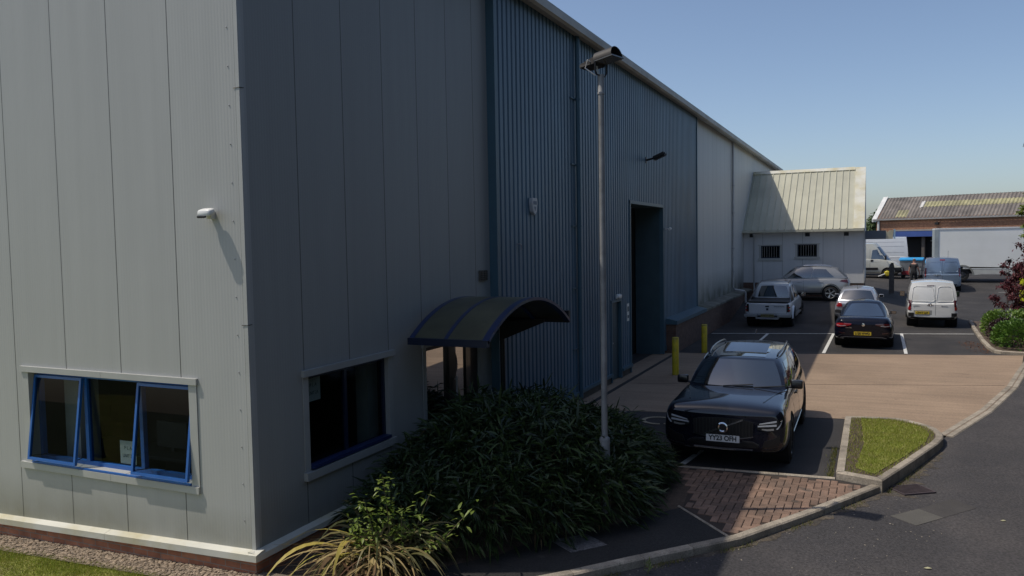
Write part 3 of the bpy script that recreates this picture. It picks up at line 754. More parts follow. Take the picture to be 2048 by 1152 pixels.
for a, b in ((12.96, 19.60), (20.49, 21.40)): m.box(-6.3, -6.09, a, b, .19, .262)
m.box(-6.25, -6.125, 25.14, 25.5, .1, .262)
m.box(-6.26, -6.128, 21.34, 21.42, .02, 4.78); m.box(-6.26, -6.128, 25.12, 25.2, .02, 4.78); m.box(-6.26, -6.124, 21.34, 25.2, 4.70, 4.79)
m.box(-6.26, -6.132, 19.58, 19.65, .02, 2.14); m.box(-6.26, -6.132, 20.44, 20.51, .02, 2.14); m.box(-6.26, -6.130, 19.58, 20.51, 2.08, 2.15)
m.box(-6.28, -6.12, 30.42, 30.50, 1.12, 8.4)
m.build_each('blue_trim', M_bluet, wh)
m = MB(); m.box(-6.32, -6.16, 10.5, 19.6, -.3, .19); m.box(-6.32, -6.16, 20.5, 21.38, -.3, .19); m.build('base_course', pm('base_block', (.10, .085, .07), .9, var=.3), wh)
m = MB(); m.box(-6.27, -6.22, 19.65, 20.44, .03, 2.08); pdoor = m.build('personnel_door', pm('blue_door', (.03, .065, .085), .5), wh)
m = MB(); m.box(-6.218, -6.17, 19.72, 19.86, 1.0, 1.03); m.build('handle', M_galv, pdoor)
# dock opening: reveals and a raised shutter behind
m = MB(); m.box(-7.05, -6.26, 25.13, 25.2, .0, 4.72); m.box(-7.05, -6.26, 21.34, 21.41, 0, 4.72); m.box(-7.05, -6.26, 21.41, 25.13, 4.70, 4.74); m.build('door_reveal', pm('blue_reveal', (.055, .10, .12), .6, var=.12), wh)
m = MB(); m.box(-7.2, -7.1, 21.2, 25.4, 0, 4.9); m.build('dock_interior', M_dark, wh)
m = MB()
for k in range(46): m.box(-7.06, -7.02 - (.012 if k % 2 else 0), 21.42, 23.9, .05 + k * .1, .05 + k * .1 + .092)
m.build('shutter', pm('shutter_slat', (.03, .032, .034), .6), wh)
# rear grey stretch on its brick plinth
m = holes_wall(PS, 30.5, 60, 1.05, 8.45, -.1, 0, []); m.build('rear_wall', M_cg, wh)
m = MB(); m.box(-6.4, -5.83, 25.52, 42.9, -.3, .93); m.build('plinth', M_brickd, wh)
m = MB()
q = [(x, y, z) for y in (25.47, 30.46) for x, z in ((-6.2, .94), (-5.78, .94), (-5.78, 1.06), (-6.2, 1.15))]
m.add(q, [(0, 1, 2, 3), (7, 6, 5, 4)] + [(i, (i + 1) % 4, (i + 1) % 4 + 4, i + 4) for i in range(4)]); m.build('plinth_cap_blue', M_bluet, wh)
m = MB()
for a, b in ((30.47, 33.4), (33.41, 36.4), (36.41, 39.4), (39.41, 42.9)):
    q = [(x, y, z) for y in (a, b) for x, z in ((-6.3, .94), (-5.79, .94), (-5.79, 1.02), (-6.3, 1.10))]
    m.add(q, [(0, 1, 2, 3), (7, 6, 5, 4)] + [(i, (i + 1) % 4, (i + 1) % 4 + 4, i + 4) for i in range(4)])
m.build('plinth_cap', pm('weathered_cap', (.22, .21, .18), .9, var=.3, scale=2, col2=(.10, .10, .06), mixs=1.2), wh)
# roof, gutter
m = MB()
for a, b, zr0, zr1 in ((-6.0, -16, 8.42, 10.42), (-16, -26.2, 10.42, 8.38)):
    m.prism([(a, 6.6, zr0), (b, 6.6, zr1), (b, 6.6, zr1 + .09), (a, 6.6, zr0 + .09)], (0, 53.4, 0))
m.build('roof', pm('roof_sheet', (.38, .39, .37), .55, var=.1), wh)
m = MB()
for k in range(14):
    y0, y1 = 6.6 + k * 3.8, 6.6 + (k + 1) * 3.8 - .012
    q = [(x, y, z) for y in (y0, y1) for x, z in ((-6.14, 8.26), (-5.96, 8.22), (-5.90, 8.26), (-5.90, 8.40), (-5.96, 8.44), (-6.14, 8.43))]
    m.add(q, [tuple(range(6)), tuple(range(11, 5, -1))] + [(i, (i + 1) % 6, (i + 1) % 6 + 6, i + 6) for i in range(6)])
m.build('gutter', pm('gutter_grey', (.46, .45, .40), .55, var=.14, scale=1.5, col2=(.34, .33, .28), mixs=.8), wh)
def downpipe(parent, pts, r, mat, clips, clip_mat, clipdir=-1):
    m = MB(); m.tube(pts, r, 12); p = m.build('downpipe', mat, parent, smooth=40)
    m = MB()
    for z in clips:
        m.lathe([(r + .008, -.02), (r + .008, .02)], 12, Matrix.Translation((pts[0][0], pts[0][1], z)))
        y = pts[0][1]; m.box(XB + .003, XB + .03, min(y, y + clipdir * .34), max(y, y + clipdir * .34), z - .015, z + .015)
    m.build_each('clip', clip_mat, p)
    return p
downpipe(wh, [(-6.085, 17.06, 8.28), (-6.085, 17.06, .12)], .052, M_bluet, (6.86, 5.40, 4.03, 2.63, 1.25), M_bluet)
downpipe(wh, [(-6.21, 39.3, 8.28), (-6.21, 39.3, 1.34), (-6.15, 39.4, 1.22), (-5.78, 39.9, 1.12), (-5.72, 39.95, 1.02), (-5.72, 39.95, .35)], .05, pm('grey_pipe', (.42, .42, .42), .5), (6.2, 4.9, 3.2, 2.1), M_galv)

# ---------------------------------------------------------------- annex
AY = 43.1
PA = lambda u, d, z: (u, AY - d, z)
an = thing('annex', 'low grey clad annex with ribbed pale roof behind the parked cars', 'building', (0, 0, 0))
M_ca = cladding('annex_cladding', (.60, .60, .60), 0, -6.28, .975)
m = holes_wall(PA, -6.28, -.47, 1.36, 4.02, -.1, 0, [(-5.39, -4.45, 2.62, 3.27), (-3.60, -2.66, 2.69, 3.32)]); m.build('wall', M_ca, an)
m = MB()
m.prism([(-.47, 43.2, 1.36), (-.47, 50.7, 1.36), (-.47, 50.7, 4.02), (-.47, 46.95, 7.2), (-.47, 43.2, 4.1)], (-.1, 0, 0)); m.build('gable_wall', M_ca, an)
m = MB(); m.box(-6.28, -.49, 43.12, 50.6, .2, 1.355); m.build('brick_base', M_brickd, an)
m = MB(); m.box(-.50, -.455, 43.05, 43.14, 1.37, 4.0); m.build('corner_trim', M_trim, an)
for u0, u1, z0, z1 in ((-5.39, -4.45, 2.62, 3.27), (-3.60, -2.66, 2.69, 3.32)):
    w = MB(); t = .05
    bx(w, PA, u0, u1, -.09, -.02, z0, z0 + t); bx(w, PA, u0, u1, -.09, -.02, z1 - t, z1); bx(w, PA, u0, u0 + t, -.09, -.02, z0 + t, z1 - t); bx(w, PA, u1 - t, u1, -.09, -.02, z0 + t, z1 - t)
    w = w.build('window', M_navy, an)
    p = MB(); bx(p, PA, u0 + t, u1 - t, -.07, -.064, z0 + t, z1 - t); p.build('pane', M_glass, w)
    p = MB()
    for k in range(6):
        u = lerp(u0 + t, u1 - t, (k + 1) / 7); p.tube([PA(u, -.035, z0 + t), PA(u, -.035, z1 - t)], .009, 6)
    p.build('bars', M_galv, w)
    p = MB(); bx(p, PA, u0 - .15, u1 + .15, 0, .04, z1 + .001, z1 + .05); bx(p, PA, u0 - .15, u1 + .15, 0, .05, z0 - .12, z0 - .001); bx(p, PA, u0 - .1, u0, .001, .012, z0, z1); bx(p, PA, u1, u1 + .1, .001, .012, z0, z1); p.build('surround', M_trim, w)
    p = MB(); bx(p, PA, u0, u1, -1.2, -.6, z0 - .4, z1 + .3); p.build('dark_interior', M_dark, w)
m = MB()
for u in (-3.12, -1.30, -5.85): bx(m, PA, u - .11, u + .11, 0, .03, 3.72, 3.9)
m.build_each('vent', M_black, an)
sl_ = (7.32 - 4.06) / (46.9 - 42.8)
def RP(x, t, n=0.):   # a point on the roof slope, t metres of plan from the eave
    k = 1 / math.hypot(1, sl_); return (x, 42.8 + t - n * sl_ * k, 4.06 + t * sl_ + n * k)
m = MB()
q = [RP(x, t, n) for x in (-6.28, -.52) for t, n in ((0, 0), (4.1, 0), (4.1, -.09), (0, -.09))]
m.add(q, [(0, 1, 2, 3), (7, 6, 5, 4)] + [(i, (i + 1) % 4, (i + 1) % 4 + 4, i + 4) for i in range(4)])
m.prism([(-6.28, 46.9, 7.32), (-6.28, 51.0, 4.06), (-6.28, 51.0, 3.97), (-6.28, 46.9, 7.23)], (5.76, 0, 0))
rf = m.build('roof', pm('pale_roof_sheet', (.47, .46, .36), .5, var=.08, scale=1.2, col2=(.41, .40, .31), mixs=.5), an)
m = MB()
for k in range(17):
    x = -6.15 + k * .325
    q = [RP(x + dx, t, n) for t in (0.02, 4.04) for dx, n in ((-.028, 0), (-.014, .045), (.014, .045), (.028, 0))]
    m.add(q, [(0, 1, 2, 3), (7, 6, 5, 4)] + [(i, (i + 1) % 4, (i + 1) % 4 + 4, i + 4) for i in range(4)])
m.build('standing_seam', pm('seam', (.46, .45, .35), .5), rf)
m = MB()
q = [RP(x, t, n) for x in (-.97, -.47) for t, n in ((-.03, .065), (4.12, .065), (4.12, -.1), (-.03, -.1))]
m.add(q, [(0, 1, 2, 3), (7, 6, 5, 4)] + [(i, (i + 1) % 4, (i + 1) % 4 + 4, i + 4) for i in range(4)])
q = [RP(x, t, n) for x in (-6.27, -.98) for t, n in ((3.95, .06), (4.16, .06), (4.16, 0), (3.95, 0))]
m.add(q, [(0, 1, 2, 3), (7, 6, 5, 4)] + [(i, (i + 1) % 4, (i + 1) % 4 + 4, i + 4) for i in range(4)])
m.build('barge_flashing', M_pale, rf)
m = MB(); m.box(-6.45, -5.1, 42.62, 42.79, 3.95, 4.07); m.box(-5.09, -2.8, 42.62, 42.79, 3.95, 4.07); m.box(-2.79, -.5, 42.62, 42.79, 3.95, 4.07); m.box(-6.28, -.5, 42.79, 43.1, 3.93, 3.975); m.build('gutter', pm('annex_gutter', (.5, .48, .38), .5, var=.15), an)
m = MB(); m.tube([(-5.72, 42.7, 3.96), (-5.72, 42.98, 3.7), (-5.72, 43.02, 3.6), (-5.72, 43.02, .6)], .045, 10); m.build('downpipe', MATS['grey_pipe'], an, smooth=40)
# fascia sign board fixed out from the gable end
sb = thing('fascia_canopy', 'dark grey boxed fascia with a cream end sticking out from the annex gable', 'canopy', (-.47, 45.5, 3.5))
m = MB(); m.box(0, .98, -.2, .25, .02, .46); m.build('box', pm('fascia_grey', (.10, .115, .14), .5, var=.2, scale=1.2), sb)
m = MB(); m.prism([(.985, -.205, .46), (.985, -.205, .02), (1.30, -.205, .02), (1.34, -.205, .48), (1.16, -.205, .47), (1.06, -.205, .36)], (0, .45, 0)); m.build('end_panel', pm('fascia_cream', (.50, .45, .32), .5), sb)
m = MB(); m.box(1.345, 1.42, -.21, .25, .02, .52); m.build('end_cap', pm('pale_blue', (.32, .48, .62), .5), sb)

# ---------------------------------------------------------------- brick warehouse behind
bw = thing('brick_warehouse', 'red brick shed with grey corrugated roof and yellow rooflights far behind', 'warehouse', (.10, 86.0, .8), math.atan2(-4.3, 11.1))
Lb = 44; He = 4.62; Dr = 2.67; Rr = 2.0
m = MB(); m.box(0, Lb, 0, .2, -1.5, He); m.box(0, .2, .2, Dr * 2, -1.5, He); m.prism([(0, 0.0, He), (0, Dr, He + Rr - .1), (0, Dr * 2, He)], (.2, 0, 0))
m.build('wall', brick_mat('shed_brick', (.30, .13, .075), (.37, .185, .10), (.27, .21, .16)), bw)
def CR_(u, v, n=0.):
    x = u; k = 1 / math.hypot(Dr, Rr); h = .05 * math.sin(x * 2 * math.pi / .31) + n
    return (x, lerp(-.16, Dr, v) - h * Rr * k, lerp(He - .16 * Rr / Dr, He + Rr, v) + h * Dr * k)
M_corr = pm('asbestos_sheet', (.21, .185, .165), .85, var=.25, scale=1.3, col2=(.13, .115, .105), mixs=.6)
m = MB(); m.grid(lambda u, v: CR_(lerp(-.2, 30, u), v), 780, 2); m.grid(lambda u, v: (lerp(-.2, 30, u), lerp(Dr, Dr * 2 + .3, v), lerp(He + Rr, He - .2, v)), 1, 1)
rf = m.build('roof', M_corr, bw, smooth=60)
M_sky = pm('rooflight', (.35, .325, .18), .55, var=.3, scale=1.5, col2=(.24, .22, .14), mixs=1.0)
m = MB(); m.grid(lambda u, v: CR_(lerp(3.9, 29, u), lerp(.50, .74, v), .02), 620, 1); m.build('rooflight', M_sky, rf, smooth=60)
m = MB(); m.grid(lambda u, v: CR_(lerp(1.75, 2.75, u), lerp(.06, .38, v), .02), 26, 1); m.build('rooflight', M_sky, rf, smooth=60)
m = MB(); m.grid(lambda u, v: CR_(lerp(3.55, 3.88, u), lerp(.48, .76, v), .03), 10, 1); m.build('flashing', pm('white_flash', (.6, .58, .55), .6), rf)
m = MB()
q = [(x, lerp(-.25, Dr, v), lerp(He - .22, He + Rr + .05, v) + dz) for x in (-.32, .12) for v, dz in ((0, .09), (1, .09), (1, -.16), (0, -.16))]
m.add(q, [(0, 1, 2, 3), (7, 6, 5, 4)] + [(i, (i + 1) % 4, (i + 1) % 4 + 4, i + 4) for i in range(4)]); m.build('barge_board', pm('white_board', (.62, .62, .60), .6), rf)
m = MB(); m.box(-.2, 30, -.30, -.17, He - .26, He - .12); m.build('gutter', pm('grey_gutter', (.30, .29, .28), .6), bw)
m = MB(); m.tube([(.25, -.08, He - .3), (.25, -.08, -1)], .11, 8); m.build('downpipe', M_wplas, bw); m = MB(); m.tube([(15.6, -.06, He - .3), (15.6, -.06, -1)], .05, 8); m.build('downpipe', M_black, bw)
m = MB(); m.box(1.9, 6.6, -.9, .0, 2.75, 3.28); m.build('loading_fascia', pm('blue_fascia', (.045, .09, .30), .5, var=.15, scale=1), bw)
m = MB(); m.box(1.9, 6.6, -.92, 0, 3.285, 3.42); m.build('fascia_flashing', pm('grey_flash', (.3, .29, .27), .6), bw)
m = MB(); m.box(1.9, 6.6, -.03, .0, -1, 2.74); op = m.build('dark_opening', M_dark, bw)  # black sheet drawn for the shade inside the open bay
m = MB(); m.box(4.35, 4.62, -.5, -.2, -1, 2.74); m.build('door_post', pm('brown_post', (.09, .075, .065), .7), op)
m = MB(); m.box(5.2, 5.3, -.06, -.04, 1.5, 2.0); m.box(5.3, 5.75, -.06, -.04, 1.9, 2.0); m.box(5.0, 6.5, -.06, -.04, 2.3, 2.36); m.box(5.3, 6.5, -.06, -.04, .9, .95); m.build('door_trim', M_galv, op)
m = MB(); m.box(5.4, 5.7, -.3, 0, 3.82, 4.05); m.build('floodlight', M_black, bw)
# ---------------------------------------------------------------- vehicles
def paint(name, col, rough=.32, metal=.0, coat=1.):
    m = pm(name, col, rough, metal, var=.04, scale=3, coat=coat, spec=.15 if max(col) < .1 else .4)
    if name == 'midnight_paint': m.node_tree.nodes['Principled BSDF'].inputs['Coat IOR'].default_value = 1.55
    return m
M_tyre = pm('tyre_rubber', (.014, .014, .015), .85, var=.15)
M_rim = pm('alloy', (.50, .51, .52), .3, metal=.8, var=.05)
M_rimd = pm('dark_alloy', (.03, .03, .032), .4, metal=.5, var=.05)
M_cglass = pm('tinted_car_glass', (.012, .017, .022), .03, var=0, spec=1.0, coat=1.)
M_cglass.node_tree.nodes['Principled BSDF'].inputs['Coat IOR'].default_value = 2.1
M_lens = pm('clear_lens', (.45, .47, .50), .12, var=.05, coat=1)
M_red = pm('red_lens', (.32, .012, .015), .15, var=.1, coat=1)
M_redd = pm('dark_red_lens', (.06, .008, .010), .15, var=.1, coat=1)
M_chrome = pm('chrome', (.62, .63, .65), .15, metal=1, var=0)
M_seam = pm('panel_gap', (.01, .01, .01), .8, var=0)
M_pw = pm('white_plate', (.70, .70, .68), .4, var=.02)
M_py = pm('yellow_plate', (.66, .47, .03), .4, var=.02)
M_grille = pm('grille_black', (.006, .006, .007), .35, var=0)

def wheel(parent, x, y, r, w, side, rim_mat, spokes=5, name='wheel'):
    """tyre with a spoked rim as its part; side=+1 faces +x"""
    M = Matrix.Translation((x, y, r)) @ Matrix.Rotation(R(90) * side, 4, 'Y')
    rr = r * .70
    t = MB(); t.lathe([(rr, -w * .5), (r * .90, -w * .5), (r * .985, -w * .38), (r, -w * .2), (r, w * .2), (r * .985, w * .38), (r * .90, w * .5), (rr, w * .5), (rr * .985, w * .36), (rr * .95, -w * .3)], 32, M, close=True)
    tw = t.build(name, M_tyre, parent, smooth=50)
    m = MB(); m.lathe([(rr * .99, w * .47), (rr * .99, w * .40), (rr * .93, w * .38), (rr * .93, w * .44), (rr * .96, w * .48)], 32, M, close=True)
    for k in range(spokes):
        a = 6.2832 * k / spokes + .3
        for s in (-1, 1):
            b = a + s * (.11 if spokes <= 6 else .06)
            p = [(rr * .16, a - s * .02, w * .40), (rr * .95, b - .055, w * .43), (rr * .95, b + .055, w * .43)]
            q = [M @ Vector((q0 * math.cos(q1), q0 * math.sin(q1), q2)) for q0, q1, q2 in ((rr * .15, a - .35, w * .38), (rr * .15, a + .35, w * .38), (rr * .96, b + .075, w * .44), (rr * .96, b - .075, w * .44))]
            n = M.to_3x3() @ Vector((0, 0, -.035))
            m.prism(q, n)
    m.lathe([(0, w * .42), (rr * .17, w * .42), (rr * .2, w * .36), (rr * .2, w * .2)], 16, M)
    m.build('rim', rim_mat, tw)
    m = MB(); m.lathe([(0, w * .16), (rr * .62, w * .16), (rr * .62, w * .10)], 24, M); m.build('brake_disc', pm('brake_disc', (.10, .10, .10), .5, metal=.6), tw)
    return tw

class Car:
    """car body: ring-lofted lower shell with cut wheel arches plus a greenhouse; local +y is the nose"""
    def __init__(s, root, st, gh, mat, wheels, r, arch=.055, ws=None):
        s.root = root; s.mat = mat
        m = MB(); n = 9; N = len(st)
        for S in st:
            y, zb, zt, w, wt = S[:5]; crown = S[5] if len(S) > 5 else .03; zs = S[6] if len(S) > 6 else lerp(zb, zt, .72)
            half = [(0, zb), (w * .80, zb), (w * .975, zb + .07), (w, lerp(zb, zs, .45)), (w * .985, zs), (wt, zt), (wt * .93, zt + crown * .25), (wt * .5, zt + crown * .85), (0, zt + crown)]
            ring = [(x, y, z) for x, z in half] + [(-x, y, z) for x, z in half[-2:0:-1]]
            m.v += ring
        K = 16
        for i in range(N - 1):
            for k in range(K): m.f.append((i * K + k, i * K + (k + 1) % K, (i + 1) * K + (k + 1) % K, (i + 1) * K + k))
        for o, fl in ((0, 0), ((N - 1) * K, 1)):
            m.f.append((o, o + 1, o + 15)) ; 
            for k in range(1, 7): m.f.append((o + k, o + k + 1, o + 15 - k, o + 16 - k))
            m.f.append((o + 7, o + 8, o + 9))
        b = m.build('body', mat)
        sub = b.modifiers.new('s', 'SUBSURF'); sub.levels = 2; sub.render_levels = 2
        tmp = []
        if wheels:
            for wy in wheels:
                c = MB(); c.lathe([(r + arch, -2), (r + arch, 2)], 40, Matrix.Translation((0, wy, r + .01)) @ Matrix.Rotation(R(90), 4, 'Y'))
                # flat bottom below the axle so the arch is open to the ground
                co = c.build('cut', M_black); tmp.append(co)
                bo = b.modifiers.new('b', 'BOOLEAN'); bo.operation = 'DIFFERENCE'; bo.object = co; bo.solver = 'EXACT'
        me = evaluated(b); drop(b)
        for t in tmp: drop(t)
        gm = MB(); s.gh = gh
        if gh:
            gm.grid(lambda u, v: s.front(u * 2 - 1, v), 12, 5); gm.grid(lambda u, v: s.rear(u * 2 - 1, v), 12, 5)
            for sd in (1, -1): gm.grid(lambda u, v: s.side(u, v, sd), 16, 5)
            gm.grid(lambda u, v: s.roof(u * 2 - 1, v), 12, 16)
        bm = bmesh.new(); bm.from_mesh(me)
        if gh:
            m2 = bpy.data.meshes.new('g'); m2.from_pydata(gm.v, [], gm.f); b2 = bmesh.new(); b2.from_mesh(m2)
            bmesh.ops.remove_doubles(b2, verts=b2.verts, dist=.002); bmesh.ops.recalc_face_normals(b2, faces=b2.faces); b2.to_mesh(m2); b2.free()
            bm.from_mesh(m2); bpy.data.meshes.remove(m2)
        bm.to_mesh(me); bm.free()
        me.materials.clear()
        me.name = 'body'
        s.body = link('body', me, mat, root, smooth=38)
        bm = bmesh.new(); bm.from_mesh(me); s.bvh = BVHTree.FromBMesh(bm); bm.free()
        if wheels:
            for wy in wheels:
                m = MB()
                for sd in (1, -1):
                    wl = ws or s.wat(wy)
                    m.lathe([(r + arch - .004, wl - .02), (r + arch - .004, wl - .42), (.05, wl - .42)], 32, Matrix.Translation((0, wy, r + .01)) @ Matrix.Rotation(R(90) * sd, 4, 'Y'))
                m.build_each('wheel_arch', M_dark, root)
    def wat(s, y):
        h = s.bvh.ray_cast(Vector((3, y + .45, .62)), Vector((-1, 0, 0)))
        return h[0].x if h[0] else .85
    # analytic greenhouse
    def _w(s, v): g = s.gh; return lerp(g['wb'], g['wr'], v) + g.get('bulge', .03) * 4 * v * (1 - v)
    def _yf(s, v): g = s.gh; return lerp(g['f0'], g['f1'], v) + g.get('fb', .03) * 4 * v * (1 - v)
    def _yr(s, v): g = s.gh; return lerp(g['r0'], g['r1'], v) - g.get('rb', .02) * 4 * v * (1 - v)
    def _taper(s, u): g = s.gh; return 1 - g.get('tf', .10) * u ** 4 - g.get('tr', .08) * (1 - u) ** 4
    def _zt(s, u): g = s.gh; return g['zr'] + g.get('arch', .03) * 4 * u * (1 - u) - g.get('drop', 0.) * (1 - u) ** 2
    def _zb(s, u): g = s.gh; return lerp(g['zbr'], g['zbf'], u)
    def front(s, a, v): g = s.gh; return (s._w(v) * s._taper(1) * a, s._yf(v) - g.get('cf', .14) * a * a, lerp(g['zbf'], s._zt(1) + g.get('crown', .04) * (1 - a * a), v))
    def rear(s, a, v): g = s.gh; return (s._w(v) * s._taper(0) * a, s._yr(v) + g.get('cr', .08) * a * a, lerp(g['zbr'], s._zt(0) + g.get('crown', .04) * (1 - a * a), v))
    def side(s, u, v, sd=1):
        g = s.gh; return (sd * s._w(v) * s._taper(u), lerp(s._yr(v) + g.get('cr', .08), s._yf(v) - g.get('cf', .14), u), lerp(s._zb(u), s._zt(u), v))
    def roof(s, a, u):
        g = s.gh; y = lerp(s._yr(1) + g.get('cr', .08) * a * a, s._yf(1) - g.get('cf', .14) * a * a, u)
        return (s._w(1) * s._taper(u) * a, y, s._zt(u) + g.get('crown', .04) * (1 - a * a) * (1 + .25 * 4 * u * (1 - u)))
    def pane(s, name, fn, ulo, uhi, vlo=.08, vhi=.9, off=.006, mat=None, nu=10, nv=5):
        """glass on the greenhouse: ulo/uhi are (bottom, top) limits"""
        def S(i, j):
            v = lerp(vlo, vhi, j); u = lerp(lerp(ulo[0], ulo[1], j), lerp(uhi[0], uhi[1], j), i); return Vector(fn(u, v))
        def off_(i, j):
            e = .02; a = S(min(1, i + e), j) - S(max(0, i - e), j); b = S(i, min(1, j + e)) - S(i, max(0, j - e))
            n = a.cross(b).normalized(); c = Vector((0, s.gh.get('cy', 0), .9))
            if n.dot(S(i, j) - c) < 0: n = -n
            return n * off
        m = MB(); m.slab(S, nu, nv, off_); return m.build(name, mat or M_cglass, s.root, smooth=30)
    def decal(s, name, ax, lo, hi, mat, off=.008, parent=None, nv=3, sub=3):
        """a patch hugging the body; lo/hi are equal-length chains of 2D points in the view along ax ('-y','+y','+x','-x','+z')"""
        d = {'-y': Vector((0, 1, 0)), '+y': Vector((0, -1, 0)), '+x': Vector((-1, 0, 0)), '-x': Vector((1, 0, 0)), '+z': Vector((0, 0, -1))}[ax]
        def chain(c, t):
            k = t * (len(c) - 1); i = min(int(k), len(c) - 2); f = k - i
            return lerp(c[i][0], c[i + 1][0], f), lerp(c[i][1], c[i + 1][1], f)
        last = [None]
        def P(i, j):
            p = [lerp(a, b, j) for a, b in zip(chain(lo, i), chain(hi, i))]
            o = Vector((p[0], 0, p[1])) if ax[1] == 'y' else Vector((0, p[0], p[1])) if ax[1] == 'x' else Vector((p[0], p[1], 0))
            o = o - d * 6
            h = s.bvh.ray_cast(o, d)
            if h[0] is None:
                q = s.bvh.find_nearest(o + d * (6 - (2.2 if ax[1] == 'y' else .9)))[0]; return q
            return h[0]
        m = MB(); m.slab(P, (len(lo) - 1) * sub, nv, lambda i, j: -d * off)
        return m.build(name, mat, parent or s.root, smooth=30)
    def rect(s, name, ax, x0, x1, z0, z1, mat, off=.008, parent=None, sub=6, nv=3):
        return s.decal(name, ax, [(x0, z0), (x1, z0)], [(x0, z1), (x1, z1)], mat, off, parent, nv, sub)
    def hit(s, o, d):
        return s.bvh.ray_cast(Vector(o), Vector(d))[0]
    def plate(s, end, x, z, txt, mat, w=.52, h=.111, tilt=0.):
        """number plate proud of the bumper with its characters; end -1 rear, +1 front"""
        p = s.hit((x, 6 * end, z), (0, -end, 0)); y = p.y + end * .02
        m = MB(); m.box(x - w / 2, x + w / 2, min(y, y - end * .03), max(y, y - end * .03), z - h / 2, z + h / 2)
        o = m.build('number_plate', mat, s.root)
        right = (-1, 0, 0) if end > 0 else (1, 0, 0)
        text('plate_characters', txt, h * .68, M_ink2, o, facing((x, y + end * .002, z), right, (0, 0, 1)), width=w * .84, bold=.0035)
        return o
    def mirrors(s, y, z, x, mat, sx=.20, sz=.14, arm=.06):
        for sd in (1, -1):
            m = MB(); m.add(*rounded(sx, .10, sz)); 
            m.v = [(sd * (x + sx / 2 + arm) + px, y + py, z + pz) for px, py, pz in m.v]
            o = m.build('wing_mirror', mat, s.root, smooth=40)
            a = MB(); a.tube([(sd * (x - .03), y + .02, z - sz * .4), (sd * (x + arm + .03), y + .01, z - sz * .3)], .022, 6); a.build('arm', M_black, o)
            a = MB(); a.box(sd * (x + sx / 2 + arm) - sx * .42, sd * (x + sx / 2 + arm) + sx * .42, y - .056, y - .052, z - sz * .4, z + sz * .4); a.build('mirror_glass', M_cglass, o)
M_ink2 = pm('plate_ink', (.012, .012, .013), .5, var=0)
def rounded(sx, sy, sz, e=.32, nu=16, nv=8):
    """superellipsoid"""
    def sp(c): return math.copysign(abs(c) ** e, c)
    vs = []; fs = []
    for j in range(nv + 1):
        p = -math.pi / 2 + math.pi * j / nv
        for i in range(nu):
            t = 2 * math.pi * i / nu
            vs.append((sx / 2 * sp(math.cos(p)) * sp(math.cos(t)), sy / 2 * sp(math.cos(p)) * sp(math.sin(t)), sz / 2 * sp(math.sin(p))))
    for j in range(nv):
        for i in range(nu): fs.append((j * nu + i, j * nu + (i + 1) % nu, (j + 1) * nu + (i + 1) % nu, (j + 1) * nu + i))
    return vs, fs
def wheels4(root, yf, yr, xw, r, w, rim_mat, spokes):
    for y in (yf, yr):
        for sd in (1, -1): wheel(root, sd * xw, y, r, w, sd, rim_mat, spokes)

# --- dark SUV in the front bay
M_suv = paint('midnight_paint', (.0045, .0055, .012), .22)
t = thing('parked_suv', 'large dark navy SUV facing us on the front bay, half in the shadow', 'car', (-2.21, 15.26, 0), R(180.6))
st = [(-2.44, .42, .98, .80, .70, .02, .80), (-2.36, .34, 1.06, .93, .80, .03, .88), (-2.0, .28, 1.12, .975, .84), (-1.0, .24, 1.12, .985, .86), (.0, .24, 1.10, .985, .86), (.8, .24, 1.08, .985, .86),
      (1.15, .24, 1.075, .985, .87, .045), (1.5, .25, 1.065, .985, .86, .055, .88), (1.9, .26, 1.04, .985, .85, .055, .87), (2.22, .28, 1.02, .98, .875, .05, .88), (2.39, .30, .995, .955, .855, .03, .85), (2.445, .33, .945, .905, .82, .01, .80), (2.46, .40, .89, .83, .76, .0, .70)]
gh = dict(wb=.915, wr=.71, f0=1.20, f1=.50, r0=-2.34, r1=-1.98, zbf=1.07, zbr=1.06, zr=1.49, crown=.035, arch=.04, cf=.20, cr=.10, tf=.10, tr=.10, bulge=.035, drop=-.03)
c = Car(t, st, gh, M_suv, (1.53, -1.46), .385, .05)
c.pane('windscreen', c.front, (-.93, -.88), (.93, .88), .10, .95)
for sd in (1, -1):
    f = lambda u, v, sd=sd: c.side(u, v, sd)
    c.pane('front_window', f, (.60, .60), (.94, .905), .08, .86); c.pane('rear_window', f, (.30, .30), (.585, .585), .08, .86); c.pane('quarter_window', f, (.06, .12), (.285, .285), .10, .84)
    m = MB(); m.tube([Vector(c.side(.93, 1, sd)) + Vector((-sd * .05, -.02, .035))] + [Vector(c.side(u, 1, sd)) + Vector((-sd * .05, 0, .065)) for u in (.88, .7, .5, .3, .12)] + [Vector(c.side(.07, 1, sd)) + Vector((-sd * .05, 0, .03))], .018, 8); m.build('roof_rail', M_blackp, t, smooth=60)
c.pane('tailgate_window', c.rear, (-.86, -.8), (.86, .8), .15, .85)
m = MB(); m.slab(lambda u, v: Vector(c.roof(u * 1.24 - .62, lerp(.36, .93, v))), 8, 8, lambda u, v: Vector((0, 0, .006))); sunroof = m.build('sunroof', M_cglass, t, smooth=30)
m = MB(); m.slab(lambda u, v: Vector(c.roof(u * 1.16 - .58, lerp(.55, .80, v))) + Vector((0, 0, .012 + .075 * (1 - v))), 6, 4, lambda u, v: Vector((0, 0, .008))); m.build('raised_panel', M_cglass, sunroof, smooth=30)
m = MB(); m.prism([(-.006, -1.9, 1.72), (-.006, -1.66, 1.72), (-.006, -1.84, 1.80), (-.006, -1.89, 1.80)], (.012, 0, 0)); m.build('fin_aerial', M_blackp, t)
wheels4(t, 1.53, -1.46, .845, .385, .265, M_rimd, 5)
c.mirrors(.72, 1.14, .86, M_blackp, .20, .15, .03)
